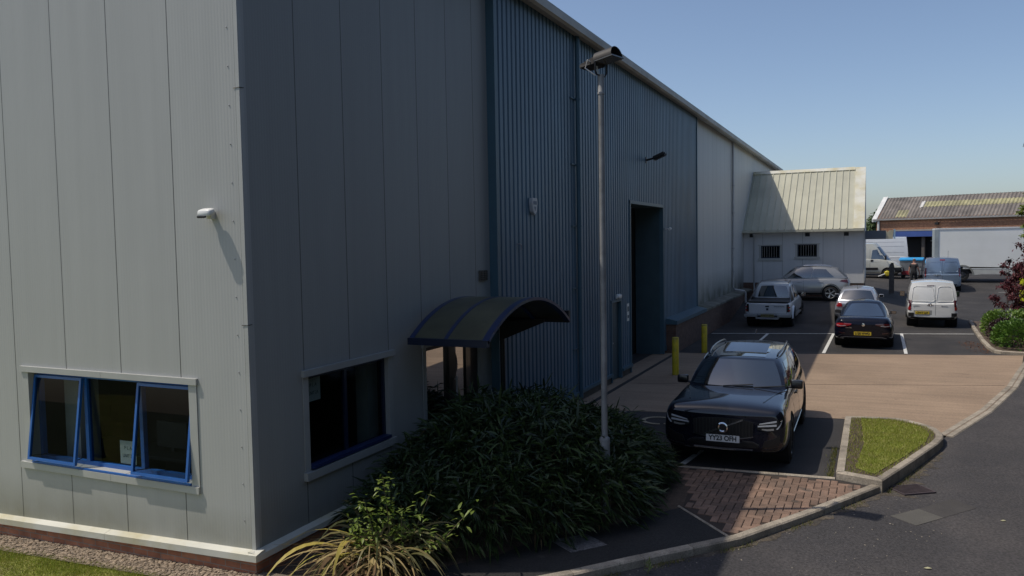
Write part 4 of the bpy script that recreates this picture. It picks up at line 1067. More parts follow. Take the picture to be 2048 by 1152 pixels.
# face
gr = c.decal('grille', '+y', [(-.46, .575), (-.3, .545), (0, .535), (.3, .545), (.46, .575)], [(-.47, .80), (-.3, .835), (0, .845), (.3, .835), (.47, .80)], M_grille, .012)
bars = []
for k in range(-8, 9):
    if abs(k) < 1: continue
    x = k * .052; h0 = .56 + abs(x) * .03; h1 = .83 - abs(x) * .05
    c.rect('grille_bar', '+y', x - .004, x + .004, h0, h1, M_rimd, .022, gr, 1, 3)
def strip(c, name, pts, w, mat, off, parent):   # slanting bright strip in front view
    lo = [(x, z - w / 2) for x, z in pts]; hi = [(x, z + w / 2) for x, z in pts]; return c.decal(name, '+y', lo, hi, mat, off, parent, 1, 3)
strip(c, 'badge_bar', [(.30, .565), (-.31, .83)], .022, M_chrome, .028, gr)
p = c.hit((0, 5, .695), (0, -1, 0))
m = MB(); m.lathe([(.050, -.01), (.050, .012), (.066, .02), (.085, .014), (.088, -.01)], 28, Matrix.Translation((0, p.y + .03, .695)) @ Matrix.Rotation(R(-90), 4, 'X'), close=True); m.build('badge', M_chrome, gr, smooth=40)
m = MB(); m.lathe([(0, .006), (.05, .006), (.05, -.01)], 20, Matrix.Translation((0, p.y + .03, .695)) @ Matrix.Rotation(R(-90), 4, 'X')); m.box(-.05, .05, p.y + .037, p.y + .042, .682, .708); m.build('badge_disc', M_rimd, gr)
strip(c, 'grille_trim', [(-.47, .57), (-.3, .535), (0, .522), (.3, .535), (.47, .57)], .012, M_chrome, .016, gr)
for sd in (1, -1):
    S = lambda P, sd=sd: [(sd * x, z) for x, z in P]
    hl = c.decal('headlight', '+y', S([(.53, .70), (.66, .67), (.80, .685), (.90, .76)]), S([(.53, .765), (.66, .80), (.80, .845), (.905, .885)]), M_grille, .010)
    c.decal('light_bar', '+y', S([(.54, .735), (.70, .752), (.82, .765)]), S([(.54, .757), (.70, .778), (.82, .795)]), M_lens, .016, hl, 1)
    c.decal('light_bar', '+y', S([(.81, .72), (.87, .79), (.895, .85)]), S([(.84, .72), (.885, .79), (.905, .865)]), M_lens, .018, hl, 1)
    c.decal('reflector', '+y', S([(.56, .775), (.70, .80), (.82, .825)]), S([(.56, .787), (.70, .822), (.82, .852)]), M_lens, .013, hl, 1)
    c.decal('reflector', '+y', S([(.60, .695), (.68, .685), (.78, .70)]), S([(.60, .712), (.68, .712), (.78, .728)]), M_rim, .013, hl, 1)
    c.decal('fog_grille', '+y', S([(.60, .42), (.75, .41), (.86, .46)]), S([(.64, .52), (.75, .55), (.87, .62)]), M_grille, .008)
    strip(c, 'bumper_trim', S([(.62, .375), (.74, .385), (.84, .415)]), .02, M_rimd, .014, t)
c.decal('lower_grille', '+y', [(-.56, .40), (0, .37), (.56, .40)], [(-.50, .47), (0, .465), (.50, .47)], M_grille, .008)
strip(c, 'bumper_trim', [(-.46, .345), (0, .335), (.46, .345)], .016, M_chrome, .016, t)
strip(c, 'bumper_trim', [(-.56, .44), (-.46, .485), (-.30, .49)], .022, M_rimd, .016, t); strip(c, 'bumper_trim', [(.30, .49), (.46, .485), (.56, .44)], .022, M_rimd, .016, t)
c.plate(1, 0, .575 - .06, 'YY23 OFH', M_pw)
for y in (.95, .02, -.98):
    for ax in ('+x', '-x'): c.rect('door_gap', ax, y - .004, y + .004, .36, 1.06, M_seam, .002, None, 1, 6)
for ax in ('+x', '-x'):
    for y in (.18, -.80): c.rect('door_handle', ax, y - .11, y + .11, .905, .935, M_blackp, .03, None, 3, 1)
    c.rect('side_trim', ax, -1.0, 1.0, .34, .37, M_chrome, .012, None, 6, 1)
for sd in (1, -1):
    a = [(sd * .86, 1.0), (sd * .70, 1.5), (sd * .58, 2.1)]
    c.decal('bonnet_crease', '+z', a, [(x + sd * .014, y) for x, y in a], M_suv, .012, None, 1, 6)
for k in range(2):
    s0 = [(.30 - k * .72, 1.03)]
m = MB()
for x in (-.42, .10): m.tube([(x + .10, 1.17, 1.125), (x - .40, 1.10, 1.165)], .010, 6)
m.build('wipers', M_black, t)
# seats seen through the screen: pale head restraint shapes kept just behind the glass are left to the reflection

# --- dark coupe, tail towards us
M_merc = paint('ink_paint', (.004, .005, .013), .22, coat=.35)
t = thing('parked_coupe', 'black four door coupe parked tail towards us between white bay lines', 'car', (-.30, 30.62, 0), R(-.6))
st = [(-2.345, .42, .80, .66, .55, .0, .70), (-2.31, .34, .92, .80, .66, .015, .80), (-2.2, .28, 1.00, .87, .72, .02, .84), (-1.9, .25, 1.02, .905, .76, .03, .84), (-1.4, .22, .99, .915, .80, .03), (-.6, .20, .95, .915, .82), (.4, .20, .94, .915, .82), (1.0, .20, .93, .91, .80), (1.5, .22, .90, .90, .76, .05), (2.0, .25, .82, .86, .68, .04), (2.25, .30, .72, .74, .56, .02), (2.34, .38, .62, .6, .48, .0)]
gh = dict(wb=.80, wr=.52, f0=1.15, f1=.25, r0=-2.02, r1=-.72, zbf=.93, zbr=.985, zr=1.375, crown=.05, arch=.05, cf=.18, cr=.10, tf=.10, tr=.16, bulge=.05, rb=-.03)
c = Car(t, st, gh, M_merc, (1.45, -1.28), .33, .04)
c.pane('rear_screen', c.rear, (-.93, -.86), (.93, .86), .12, .93); c.pane('windscreen', c.front, (-.9, -.85), (.9, .85), .1, .93)
for sd in (1, -1):
    f = lambda u, v, sd=sd: c.side(u, v, sd); c.pane('front_window', f, (.52, .5), (.92, .9), .12, .84); c.pane('rear_window', f, (.14, .3), (.505, .485), .14, .84)
wheels4(t, 1.45, -1.28, .79, .33, .24, M_rim, 5)
c.mirrors(.62, .98, .78, M_blackp, .20, .13, .03)
strip2 = lambda c, name, pts, w, mat, off, parent=None, ax='-y': c.decal(name, ax, [(x, z - w / 2) for x, z in pts], [(x, z + w / 2) for x, z in pts], mat, off, parent, 1, 3)
for sd in (1, -1):
    S = lambda P, sd=sd: [(sd * x, z) for x, z in P]
    o = c.decal('tail_light', '-y', S([(.36, .79), (.55, .735), (.74, .72), (.84, .76)]), S([(.36, .835), (.55, .85), (.74, .845), (.85, .82)]), M_red if sd < 0 else M_redd, .010)
    strip2(c, 'reversing_strip', S([(.52, .765), (.66, .755), (.8, .775)]), .014, M_lens, .014, o)
    strip2(c, 'exhaust_finisher', S([(.42, .335), (.52, .33), (.64, .345)]), .05, M_chrome, .012); strip2(c, 'reflector', S([(.56, .52), (.66, .53), (.74, .545)]), .02, M_redd, .01)
strip2(c, 'bumper_trim', [(-.70, .36), (-.58, .395), (0, .40), (.58, .395), (.70, .36)], .026, M_chrome, .014)
c.decal('diffuser', '-y', [(-.62, .28), (0, .27), (.62, .28)], [(-.5, .36), (0, .37), (.5, .36)], M_black, .008)
p = c.hit((0, -5, .80), (0, 1, 0)); m = MB(); m.lathe([(0, .016), (.05, .012), (.055, 0)], 20, Matrix.Translation((0, p.y, .80)) @ Matrix.Rotation(R(90), 4, 'X')); m.build('badge', M_chrome, t, smooth=40)
c.plate(-1, -.02, .515, 'L620 WWO', M_py)
c.rect('boot_gap', '-y', -.70, .70, .615, .622, M_seam, .003, None, 8, 1)
text('model_lettering', 'CLA 220', .035, M_chrome, t, facing((-.44, c.hit((-.44, -5, .70), (0, 1, 0)).y - .012, .70), (1, 0, 0), (0, 0, 1)), extrude=.003)

# --- silver hatchback in front of it
M_silv = paint('silver_paint', (.44, .45, .48), .3, .55)
t = thing('parked_hatchback', 'silver hatchback parked nose away just beyond the black coupe', 'car', (-.62, 37.3, .10), R(-.5)); t.rotation_euler = (R(1.2), 0, R(-.5))
st = [(-2.02, .40, .84, .74, .62, .0, .70), (-1.98, .33, .94, .84, .70, .02, .80), (-1.8, .27, 1.0, .88, .76), (-1.2, .22, 1.0, .895, .80), (0, .2, .97, .895, .8), (.7, .2, .95, .89, .78), (1.2, .22, .94, .885, .74, .04), (1.7, .25, .86, .84, .66, .04), (1.97, .3, .72, .72, .56, .02), (2.05, .4, .6, .6, .5, 0)]
gh = dict(wb=.80, wr=.60, f0=.95, f1=.25, r0=-1.92, r1=-1.50, zbf=.95, zbr=.98, zr=1.40, crown=.05, arch=.05, cf=.16, cr=.10, tf=.1, tr=.10, bulge=.04)
c = Car(t, st, gh, M_silv, (1.3, -1.28), .32, .035)
c.pane('rear_screen', c.rear, (-.90, -.86), (.90, .86), .12, .90); c.pane('windscreen', c.front, (-.9, -.85), (.9, .85), .1, .93)
for sd in (1, -1):
    f = lambda u, v, sd=sd: c.side(u, v, sd); c.pane('front_window', f, (.53, .53), (.92, .9), .1, .86); c.pane('rear_window', f, (.18, .22), (.515, .515), .1, .86)
    S = lambda P, sd=sd: [(sd * x, z) for x, z in P]
    c.decal('tail_light', '-y', S([(.56, .76), (.68, .755), (.83, .77)]), S([(.58, .90), (.7, .93), (.82, .93)]), M_red, .012)
wheels4(t, 1.3, -1.28, .77, .32, .22, M_rim, 5)
c.mirrors(.55, 1.0, .78, M_silv, .18, .13, .02)
p = c.roof(0, .06); m = MB(); m.tube([p, (p[0], p[1] - .14, p[2] + .22)], .005, 5); m.lathe([(.025, 0), (.015, .03)], 10, Matrix.Translation(p)); m.build('aerial', M_black, t)
p = Vector(c.rear(.0, .14)); m = MB(); m.tube([p + Vector((0, -.02, .0)), p + Vector((.32, -.03, .07))], .012, 6); m.build('rear_wiper', M_black, t)
c.rect('bumper_strip', '-y', -.7, .7, .50, .54, M_black, .01, None, 6, 1)

# --- white small van, rear doors to us
def rear_van(t, mat, L, Wd, H, wheels, r, tops, rimm, belt=.98, bumper=None, low=False):
    hw = Wd / 2; yr = -L / 2
    st = [(yr, .42, belt - .06, hw * .86, hw * .84, 0., belt - .2), (yr + .05, .34, belt, hw * .955, hw * .93, 0., belt - .1), (yr + .3, .28, belt + .02, hw * .99, hw * .965, .01), (-.6, .24, belt + .02, hw, hw * .97), (L * .12, .24, belt + .02, hw, hw * .97), (L * .22, .24, belt, hw, hw * .95), (L * .30, .24, belt - .02, hw * .99, hw * .86, .05), (L * .40, .26, belt - .12, hw * .96, hw * .76, .05), (L * .47, .3, belt - .3, hw * .86, hw * .62, .03), (L * .498, .4, belt - .5, hw * .7, hw * .5, .0)]
    gh = dict(wb=hw * .955, wr=hw * tops, f0=L * .33, f1=L * .12, r0=yr + .035, r1=yr + .20, zbf=belt - .03, zbr=belt - .03, zr=H - .06, crown=.06, arch=.02, cf=.25, cr=.10, tf=.10, tr=.045, bulge=.05, rb=.03)
    c = Car(t, st, gh, mat, wheels, r, .045)
    c.pane('windscreen', c.front, (-.9, -.86), (.9, .86), .1, .92)
    for sd in (1, -1):
        f = lambda u, v, sd=sd: c.side(u, v, sd); c.pane('cab_window', f, (.72, .72), (.95, .92), .12, .82)
    wheels4(t, wheels[0], wheels[1], hw - .12, r, .21, rimm, 5)
    return c
M_wvan = paint('white_van_paint', (.74, .74, .72), .3)
t = thing('small_van', 'small white panel van with plain rear doors and black bumper', 'van', (2.14, 37.75, 0), R(-1.0))
c = rear_van(t, M_wvan, 4.40, 1.84, 1.83, (1.42, -1.36), .33, .83, M_rimd, 1.0)
c.mirrors(1.0, 1.16, .86, M_black, .20, .25, .09)
c.rect('door_gap', '-y', .10, .108, .50, 1.70, M_seam, .003, None, 1, 14)
# pressed panels in the doors, built as raised rims
def rim_loop(c, name, pts, w, mat, off, parent=None):
    pts = [Vector((x, 0, z)) for x, z in pts]; m = MB()
    P = []
    for p in pts:
        h = c.hit((p.x, -6, p.z), (0, 1, 0)); P.append(h + Vector((0, -off, 0)) if h else None)
    P = [p for p in P if p]
    m.tube(P + [P[0]], w, 6, cap=False); return m.build(name, mat, parent or c.root, smooth=60)
def rrect(x0, x1, z0, z1, r0, r1, inx=0.):
    out = []
    for cx, cz, r, a0 in ((x1 - r0, z0 + r0, r0, -90), (x1 - r1 - inx, z1 - r1, r1, 0), (x0 + r1 + inx, z1 - r1, r1, 90), (x0 + r0, z0 + r0, r0, 180)):
        for k in range(6): a = R(a0 + k * 18); out.append((cx + r * math.cos(a), cz + r * math.sin(a)))
    # add points along straight runs
    res = []
    for i in range(len(out)):
        a, b = out[i], out[(i + 1) % len(out)]; n = max(1, int(math.dist(a, b) / .08))
        for k in range(n): res.append((lerp(a[0], b[0], k / n), lerp(a[1], b[1], k / n)))
    return res
rim_loop(c, 'door_pressing', rrect(-.74, .07, 1.05, 1.64, .07, .13, .05), .014, M_wvan, .002)
rim_loop(c, 'door_pressing', rrect(.14, .74, 1.05, 1.64, .07, .13, .05), .014, M_wvan, .002)
for sd in (1, -1):
    S = lambda P, sd=sd: [(sd * x, z) for x, z in P]
    o = c.decal('tail_light', '-y', S([(.775, .70), (.885, .70)]), S([(.735, 1.10), (.845, 1.10)]), M_redd, .014)
    c.decal('red_lens', '-y', S([(.772, .71), (.872, .71)]), S([(.768, .84), (.872, .84)]), M_red, .018, o)
    c.rect('bumper_corner', '-y', min(sd * .66, sd * .90), max(sd * .66, sd * .90), .46, .60, M_black, .02)
c.decal('bumper', '-y', [(-.90, .27), (-.5, .25), (.5, .25), (.90, .27)], [(-.90, .46), (-.5, .43), (.5, .43), (.90, .46)], M_black, .045)
c.rect('plate_recess', '-y', -.66, -.02, .53, .70, pm('recess', (.30, .30, .29), .6), .003)
c.plate(-1, -.36, .60, 'CN67 LJX', M_py, .50)
p = c.hit((-.09, -5, .92), (0, 1, 0)); m = MB(); m.lathe([(.04, 0), (.052, .012), (.07, .0)], 20, Matrix.Translation((-.09, p.y, .92)) @ Matrix.Rotation(R(90), 4, 'X')); m.box(-.20, .02, p.y - .012, p.y - .002, .905, .93); m.build('door_handle', M_chrome, t)
for x, s_, w_ in ((-.58, 'CITROEN', .22), (.42, 'BERLINGO', .22)):
    text('door_lettering', s_, .04, pm('grey_letter', (.25, .26, .28), .4), t, facing((x, c.hit((x, -5, .87), (0, 1, 0)).y - .006, .87), (1, 0, 0), (0, 0, 1)), extrude=.003, width=w_)
c.rect('brake_light', '-y', -.20, .06, 1.665, 1.69, M_redd, .012, None, 4, 1)

# --- blue-silver medium van beyond
M_bvan = paint('blue_silver_paint', (.23, .30, .40), .3, .5)
t = thing('medium_van', 'pale metallic blue panel van with twin rear doors beside the truck', 'van', (3.66, 54.7, .34), R(-2))
c = rear_van(t, M_bvan, 5.0, 2.0, 2.02, (1.55, -1.55), .34, .83, M_rimd, 1.08)
c.mirrors(1.3, 1.25, .98, M_black, .18, .28, .06)
c.rect('door_gap', '-y', -.005, .005, .50, 1.86, M_seam, .003, None, 1, 14)
rim_loop(c, 'door_pressing', rrect(-.78, -.05, 1.20, 1.78, .10, .08, .03), .014, M_bvan, .002); rim_loop(c, 'door_pressing', rrect(.05, .78, 1.20, 1.78, .10, .08, .03), .014, M_bvan, .002)
for sd in (1, -1):
    S = lambda P, sd=sd: [(sd * x, z) for x, z in P]
    o = c.decal('tail_light', '-y', S([(.85, .88), (.96, .88)]), S([(.82, 1.42), (.93, 1.42)]), M_redd, .016); c.decal('red_lens', '-y', S([(.848, 1.0), (.95, 1.0)]), S([(.835, 1.2), (.94, 1.2)]), M_red, .02, o)
    c.rect('bumper_corner', '-y', min(sd * .78, sd * .97), max(sd * .78, sd * .97), .42, .86, M_bvan, .04)
c.decal('bumper', '-y', [(-.95, .30), (0, .28), (.95, .30)], [(-.95, .50), (0, .48), (.95, .50)], M_black, .05)
c.rect('brake_light', '-y', -.14, .12, 1.86, 1.92, M_red, .012, None, 4, 1)
p = c.hit((-.28, -5, 1.0), (0, 1, 0)); m = MB(); m.lathe([(0, .02), (.05, .016), (.06, .0)], 20, Matrix.Translation((-.28, p.y, 1.0)) @ Matrix.Rotation(R(90), 4, 'X')); m.box(-.46, -.1, p.y - .015, p.y - .002, 1.0, 1.04); m.build('door_handle', M_chrome, t)
c.rect('plate_recess', '-y', -.75, -.06, .58, .72, M_black, .004)
p = c.roof(.45, .75); m = MB(); m.tube([p, (p[0], p[1] - .1, p[2] + .35)], .008, 5); m.build('aerial', M_black, t)

# --- white pick-up, tailgate to us
M_pick = paint('pale_white_paint', (.62, .66, .70), .32)
t = thing('pickup_truck', 'white double cab pick-up with black load cover beside the brick plinth', 'pickup', (-3.92, 36.5, 0), R(-1.5))
t.rotation_euler = (R(1.8), 0, R(-1.5)); t.location = (-3.92, 36.5, .03)
hw = .93
st = [(-2.52, .62, 1.02, .84, .80, 0., .92), (-2.49, .55, 1.05, .90, .845, 0., .96), (-2.3, .46, 1.06, .925, .86), (-1.2, .42, 1.05, .925, .86), (-.6, .40, 1.05, .925, .86), (.4, .38, 1.05, .925, .86), (1.1, .38, 1.04, .92, .84), (1.5, .4, 1.02, .91, .80, .05), (2.1, .42, .96, .88, .72, .05), (2.45, .46, .84, .78, .6, .03), (2.54, .56, .72, .66, .5, 0)]
gh = dict(wb=.85, wr=.64, f0=1.35, f1=.62, r0=-.86, r1=-.66, zbf=1.03, zbr=1.03, zr=1.68, crown=.03, arch=.05, cf=.18, cr=.06, tf=.08, tr=.05, bulge=.03)
c = Car(t, st, gh, M_pick, (1.62, -1.60), .39, .07)
c.pane('rear_screen', c.rear, (-.82, -.80), (.82, .80), .18, .88); c.pane('windscreen', c.front, (-.9, -.86), (.9, .86), .1, .92)
for sd in (1, -1):
    f = lambda u, v, sd=sd: c.side(u, v, sd); c.pane('front_window', f, (.52, .52), (.93, .9), .1, .86); c.pane('rear_window', f, (.10, .12), (.505, .505), .1, .86)
    m = MB(); m.prism([(sd * .84, -.80, 1.04), (sd * .84, -2.05, 1.06), (sd * .84, -1.75, 1.13), (sd * .70, -.80, 1.60)], (-sd * .05, 0, 0)); m.build('sail_panel', M_blackp, t)
    m = MB(); m.tube([Vector(c.side(u, 1, sd)) + Vector((-sd * .04, 0, .055)) for u in (.86, .6, .3, .08)], .018, 8); m.build('roof_rail', M_blackp, t)
    S = lambda P, sd=sd: [(sd * x, z) for x, z in P]
    o = c.decal('tail_light', '-y', S([(.745, .70), (.90, .70)]), S([(.745, 1.02), (.885, 1.02)]), M_grille, .016)
    c.decal('red_lens', '-y', S([(.80, .74), (.885, .74)]), S([(.80, .79), (.885, .79)]), M_red, .02, o); c.decal('red_lens', '-y', S([(.80, .87), (.885, .87)]), S([(.80, .92), (.885, .92)]), M_red, .02, o)
    m = MB(); m.box(sd * .86 - .07, sd * .86 + .07, -1.0, 1.0, .36, .42); m.build('side_step', M_rim, t)
    m = MB(); m.grid(lambda u, v: (sd * lerp(.90, .965, v), -1.60 + math.cos(math.pi * u) * (.46 + .05 * (1 - v)), .40 + math.sin(math.pi * u) * (.46 + .05 * (1 - v))), 20, 2); m.build('wheel_flare', M_pick, t, smooth=40)
m = MB(); m.box(-.80, .80, -2.47, -.80, 1.085, 1.115); m.build('load_cover', pm('vinyl_cover', (.010, .010, .011), .6, var=.1), t, bevel=.01)
wheels4(t, 1.62, -1.60, .80, .39, .26, M_rimd, 6)
c.mirrors(1.0, 1.12, .87, M_blackp, .2, .2)
for x in (-.745, .745): c.rect('tailgate_gap', '-y', x - .004, x + .004, .64, 1.04, M_seam, .003, None, 1, 6)
c.rect('tailgate_gap', '-y', -.745, .745, .632, .640, M_seam, .003, None, 8, 1)
c.rect('handle', '-y', -.09, .06, .90, .955, M_black, .01, None, 3, 1)
c.rect('emblem', '-y', -.055, .035, .765, .855, pm('dark_emblem', (.02, .03, .06), .4), .01, None, 3, 1)
text('tailgate_lettering', 'WILDTRAK', .045, M_grille, t, facing((.46, -2.545, .93), (1, 0, 0), (0, 0, 1)), extrude=.003, width=.42)
m = MB(); m.box(-.92, -.40, -2.66, -2.45, .50, .60); m.box(.40, .92, -2.66, -2.45, .50, .60); m.box(-.40, .40, -2.64, -2.45, .42, .48); m.box(-.46, -.40, -2.64, -2.45, .42, .6); m.box(.40, .46, -2.64, -2.45, .42, .6); m.build('bumper', pm('steel_bumper', (.42, .44, .46), .35, metal=.6), t, bevel=.012)
m = MB(); m.box(-.26, .26, -2.60, -2.58, .50, .61); o = m.build('number_plate', pm('shaded_plate', (.22, .20, .08), .5), t); text('plate_characters', 'DK71 ZFE', .075, M_ink2, o, facing((0, -2.602, .555), (1, 0, 0), (0, 0, 1)), width=.44)  # plate yellow darkened, the shade it stands in is put into the colour

# --- silver compact SUV broadside before the annex
M_beige = paint('grey_beige_paint', (.29, .29, .285), .3, .45)
t = thing('compact_suv', 'silver grey compact SUV standing broadside in front of the annex wall', 'car', (-3.22, 41.55, .655), R(90))
st = [(-2.18, .46, .90, .72, .62, 0., .78), (-2.13, .36, 1.0, .84, .70, .02, .86), (-1.9, .28, 1.05, .90, .78), (-1.2, .24, 1.05, .92, .82), (0, .22, 1.02, .92, .82), (.8, .22, 1.0, .92, .8), (1.2, .24, .99, .91, .77, .05), (1.7, .27, .93, .87, .7, .05), (2.05, .32, .80, .78, .6, .03), (2.17, .42, .66, .64, .5, 0)]
gh = dict(wb=.82, wr=.60, f0=1.05, f1=.35, r0=-2.08, r1=-1.58, zbf=1.0, zbr=1.05, zr=1.545, crown=.035, arch=.06, cf=.16, cr=.08, tf=.1, tr=.10, bulge=.04, drop=.03)
c = Car(t, st, gh, M_beige, (1.32, -1.31), .34, .05)
c.pane('rear_screen', c.rear, (-.86, -.82), (.86, .82), .12, .84); c.pane('windscreen', c.front, (-.9, -.86), (.9, .86), .1, .92)
for sd in (1, -1):
    f = lambda u, v, sd=sd: c.side(u, v, sd); c.pane('front_window', f, (.555, .555), (.93, .90), .10, .82); c.pane('rear_window', f, (.17, .26), (.535, .54), .13, .82)
    m = MB(); m.tube([Vector(c.side(.92, 1, sd)) + Vector((-sd * .04, 0, .01))] + [Vector(c.side(u, 1, sd)) + Vector((-sd * .04, 0, .06)) for u in (.85, .6, .35, .16)] + [Vector(c.side(.1, 1, sd)) + Vector((-sd * .04, 0, .02))], .016, 8); m.build('roof_rail', M_chrome, t, smooth=60)
    ax = '+x' if sd > 0 else '-x'
    for y in (.86, -.10, -1.02): c.rect('door_gap', ax, y - .004, y + .004, .34, 1.02, M_seam, .002, None, 1, 6)
    for y in (.08, -.86): c.rect('door_handle', ax, y - .1, y + .1, .86, .89, M_beige, .03, None, 3, 1)
    c.decal('sill', ax, [(-.92, .24), (.92, .24)], [(-.92, .36), (.92, .36)], M_black, .012, None, 2, 8)
    o = c.decal('tail_light', ax, [(-2.10, .84), (-1.72, .92)], [(-2.04, 1.0), (-1.80, .98)], M_redd, .012, None, 2, 4)
    m = MB(); m.grid(lambda u, v: (sd * lerp(.88, .935, v), -1.31 + math.cos(math.pi * u) * (.42 + .04 * (1 - v)), .35 + math.sin(math.pi * u) * (.42 + .04 * (1 - v))), 20, 2); m.build('arch_trim', M_black, t, smooth=40)
    c.decal('fuel_flap' if sd > 0 else 'rear_bumper_trim', ax, [(-1.72, .50), (-2.0, .50)] if sd < 0 else [(-1.25, .80), (-1.40, .80)], [(-1.72, .52), (-2.0, .52)] if sd < 0 else [(-1.25, .92), (-1.40, .92)], M_beige if sd > 0 else M_black, .006, None, 1, 3)
for a in ('+y', '-y'): c.decal('lower_bumper', a, [(-.74, .26), (.74, .26)], [(-.74, .45), (.74, .45)], M_black, .02)
wheels4(t, 1.32, -1.31, .81, .34, .22, M_rim, 5)
c.mirrors(.72, 1.08, .86, M_beige, .18, .13)

# --- box truck
M_box = pm('box_body', (.87, .87, .83), .45, var=.06, scale=.6, col2=(.82, .82, .76), mixs=.35)
t = thing('box_truck', 'long white box body truck standing broadside behind the blue van', 'truck', (3.45, 57.0, .78), 0)
bxm = MB(); bxm.box(0, 6.6, 0, 2.2, .78, 3.25); bxm.build('box_body', M_box, t, bevel=.02)
m = MB(); m.box(-.02, 6.62, -.03, 2.23, 3.22, 3.32); m.box(-.02, 6.62, -.02, .0, .74, .80); m.build('top_rail', pm('rail_white', (.70, .70, .68), .4), t, bevel=.01)
m = MB(); m.box(-.02, .22, -.035, 2.23, .76, 3.24); m.build('rear_frame', pm('rear_frame', (.33, .37, .38), .5), t, bevel=.01)
m = MB(); m.box(.2, 7.6, .25, 1.95, .45, .72); m.build('chassis', M_black, t)
sk = MB(); sk.prism([(.2, -.012, .80)] + [(1.55 - math.cos(math.pi * k / 14) * .58, -.012, .36 + math.sin(math.pi * k / 14) * .58) for k in range(15)] + [(2.6, -.012, .42), (6.5, -.012, .42), (6.5, -.012, .80)], (0, .05, 0)); sk.build('side_skirt', pm('skirt', (.5, .5, .46), .5, var=.1), t)
m = MB(); m.grid(lambda u, v: (1.55 - math.cos(math.pi * u) * (.54 + .10 * v), -.03, .36 + math.sin(math.pi * u) * (.54 + .10 * v)), 20, 1); m.build('arch_trim', pm('arch_grey', (.22, .22, .20), .6), t)
for x in (1.55, 5.9):
    for y in (.16, 1.98):
        tt = MB(); M_ = Matrix.Translation((x, y, .38)) @ Matrix.Rotation(R(90 if y < 1 else -90), 4, 'X')
        tt.lathe([(.24, -.11), (.36, -.11), (.385, -.06), (.385, .06), (.36, .11), (.24, .11), (.2, .04)], 28, M_, close=True); w_ = tt.build('wheel', M_tyre, t, smooth=50)
        m = MB(); m.lathe([(0, .09), (.08, .09), (.10, .04), (.22, .03), (.245, .10), (.245, .0)], 20, M_); 
        for k in range(6): m.lathe([(0, .07), (.02, .07), (.02, .03)], 6, M_ @ Matrix.Translation((.15 * math.cos(k * 1.047), .15 * math.sin(k * 1.047), 0)))
        m.build('rim', pm('steel_rim', (.10, .10, .10), .6, metal=.4), w_)
m = MB(); m.prism([(6.7, 0.15, .4), (8.5, .15, .4), (8.55, .15, 1.1), (8.2, .15, 1.35), (7.7, .15, 2.2), (6.7, .15, 2.3)], (0, 1.9, 0)); cab = m.build('cab', M_wvan, t, bevel=.06)
m = MB(); m.prism([(6.95, .135, 1.3), (8.0, .135, 1.3), (7.62, .135, 2.05), (6.95, .135, 2.1)], (0, .012, 0)); m.build('side_window', M_cglass, cab)
m = MB(); m.prism([(8.22, .25, 1.37), (8.22, 1.95, 1.37), (7.74, 1.9, 2.17), (7.74, .3, 2.17)], (.012, 0, .006)); m.build('windscreen', M_cglass, cab)

# --- large white vans behind the annex
def big_van(name, label, loc, rz, mat, L, H, cabk, roofmat=None, hi=False):
    t = thing(name, label, 'van', loc, rz); hw = 1.0
    st = [(-L / 2, .5, 1.30, .92, .90, 0., 1.15), (-L / 2 + .06, .4, 1.36, .985, .96, 0., 1.2), (-1, .32, 1.36, 1.0, .97), (L * .2, .32, 1.34, 1.0, .97), (L / 2 - 1.1, .32, 1.26, 1.0, .93, .02), (L / 2 - .75, .32, 1.16, .99, .84, .05), (L / 2 - .35, .34, 1.02, .95, .74, .05), (L / 2 - .08, .4, .82, .86, .62, .02), (L / 2, .48, .7, .72, .5, 0)]
    gh = dict(wb=.955, wr=.80, f0=L / 2 - .68, f1=L / 2 - 1.62, r0=-L / 2 + .05, r1=-L / 2 + .18, zbf=1.16, zbr=1.28, zr=H - .07, crown=.05, arch=.0, cf=.3, cr=.05, tf=.06, tr=.03, bulge=.03)
    c = Car(t, st, gh, mat, (L / 2 - .95, -L / 2 + 1.05), .345, .06)
    c.pane('windscreen', c.front, (-.88, -.84), (.88, .84), .08, .80)
    wheels4(t, L / 2 - .95, -L / 2 + 1.05, .86, .345, .22, M_rimd, 5)
    return t, c
M_van1 = paint('van_offwhite', (.56, .56, .50), .35)
t, c = big_van('panel_van', 'white panel van with yellow clamp on its wheel half behind the annex', (-.95, 60.2, .80), R(-90), M_van1, 5.4, 2.42, 0)
ys_ = c.hit((3, 1.0, 1.0), (-1, 0, 0))
for sd in (1, -1):
    ax = '+x' if sd > 0 else '-x'
    c.decal('cab_window', ax, [(.72, 1.32), (1.55, 1.30), (1.88, 1.28)], [(.80, 1.92), (1.20, 1.98), (1.30, 1.96)], M_cglass, .012, None, 3, 4)
    c.decal('rubbing_strip', ax, [(-1.6, .58), (1.15, .58)], [(-1.6, .74), (1.15, .74)], M_black, .02, None, 2, 6)
    c.rect('door_gap', ax, .645, .655, .4, 1.98, M_seam, .003, None, 1, 8); c.rect('door_handle', ax, .70, .86, 1.16, 1.28, M_black, .02, None, 2, 2)
    c.decal('headlight', ax, [(2.25, .92), (2.58, .80)], [(2.05, 1.12), (2.5, .96)], M_lens, .014, None, 3, 5)
    c.decal('front_bumper', ax, [(2.22, .36), (2.66, .46)], [(2.12, .74), (2.68, .76)], M_black, .03, None, 4, 6)
c.decal('bumper_face', '+y', [(-.75, .42), (.75, .42)], [(-.75, .86), (.75, .86)], M_black, .03)
c.mirrors(1.62, 1.42, .98, M_black, .2, .34, .08)
M_van2 = paint('van_white', (.72, .73, .74), .3)
t, c = big_van('high_roof_van', 'white high roof van standing behind the clamped van', (-1.25, 63.4, .86), R(-90), M_van2, 5.9, 2.75, 0, hi=True)
t.rotation_euler.z = R(90); t.location.x = -.72
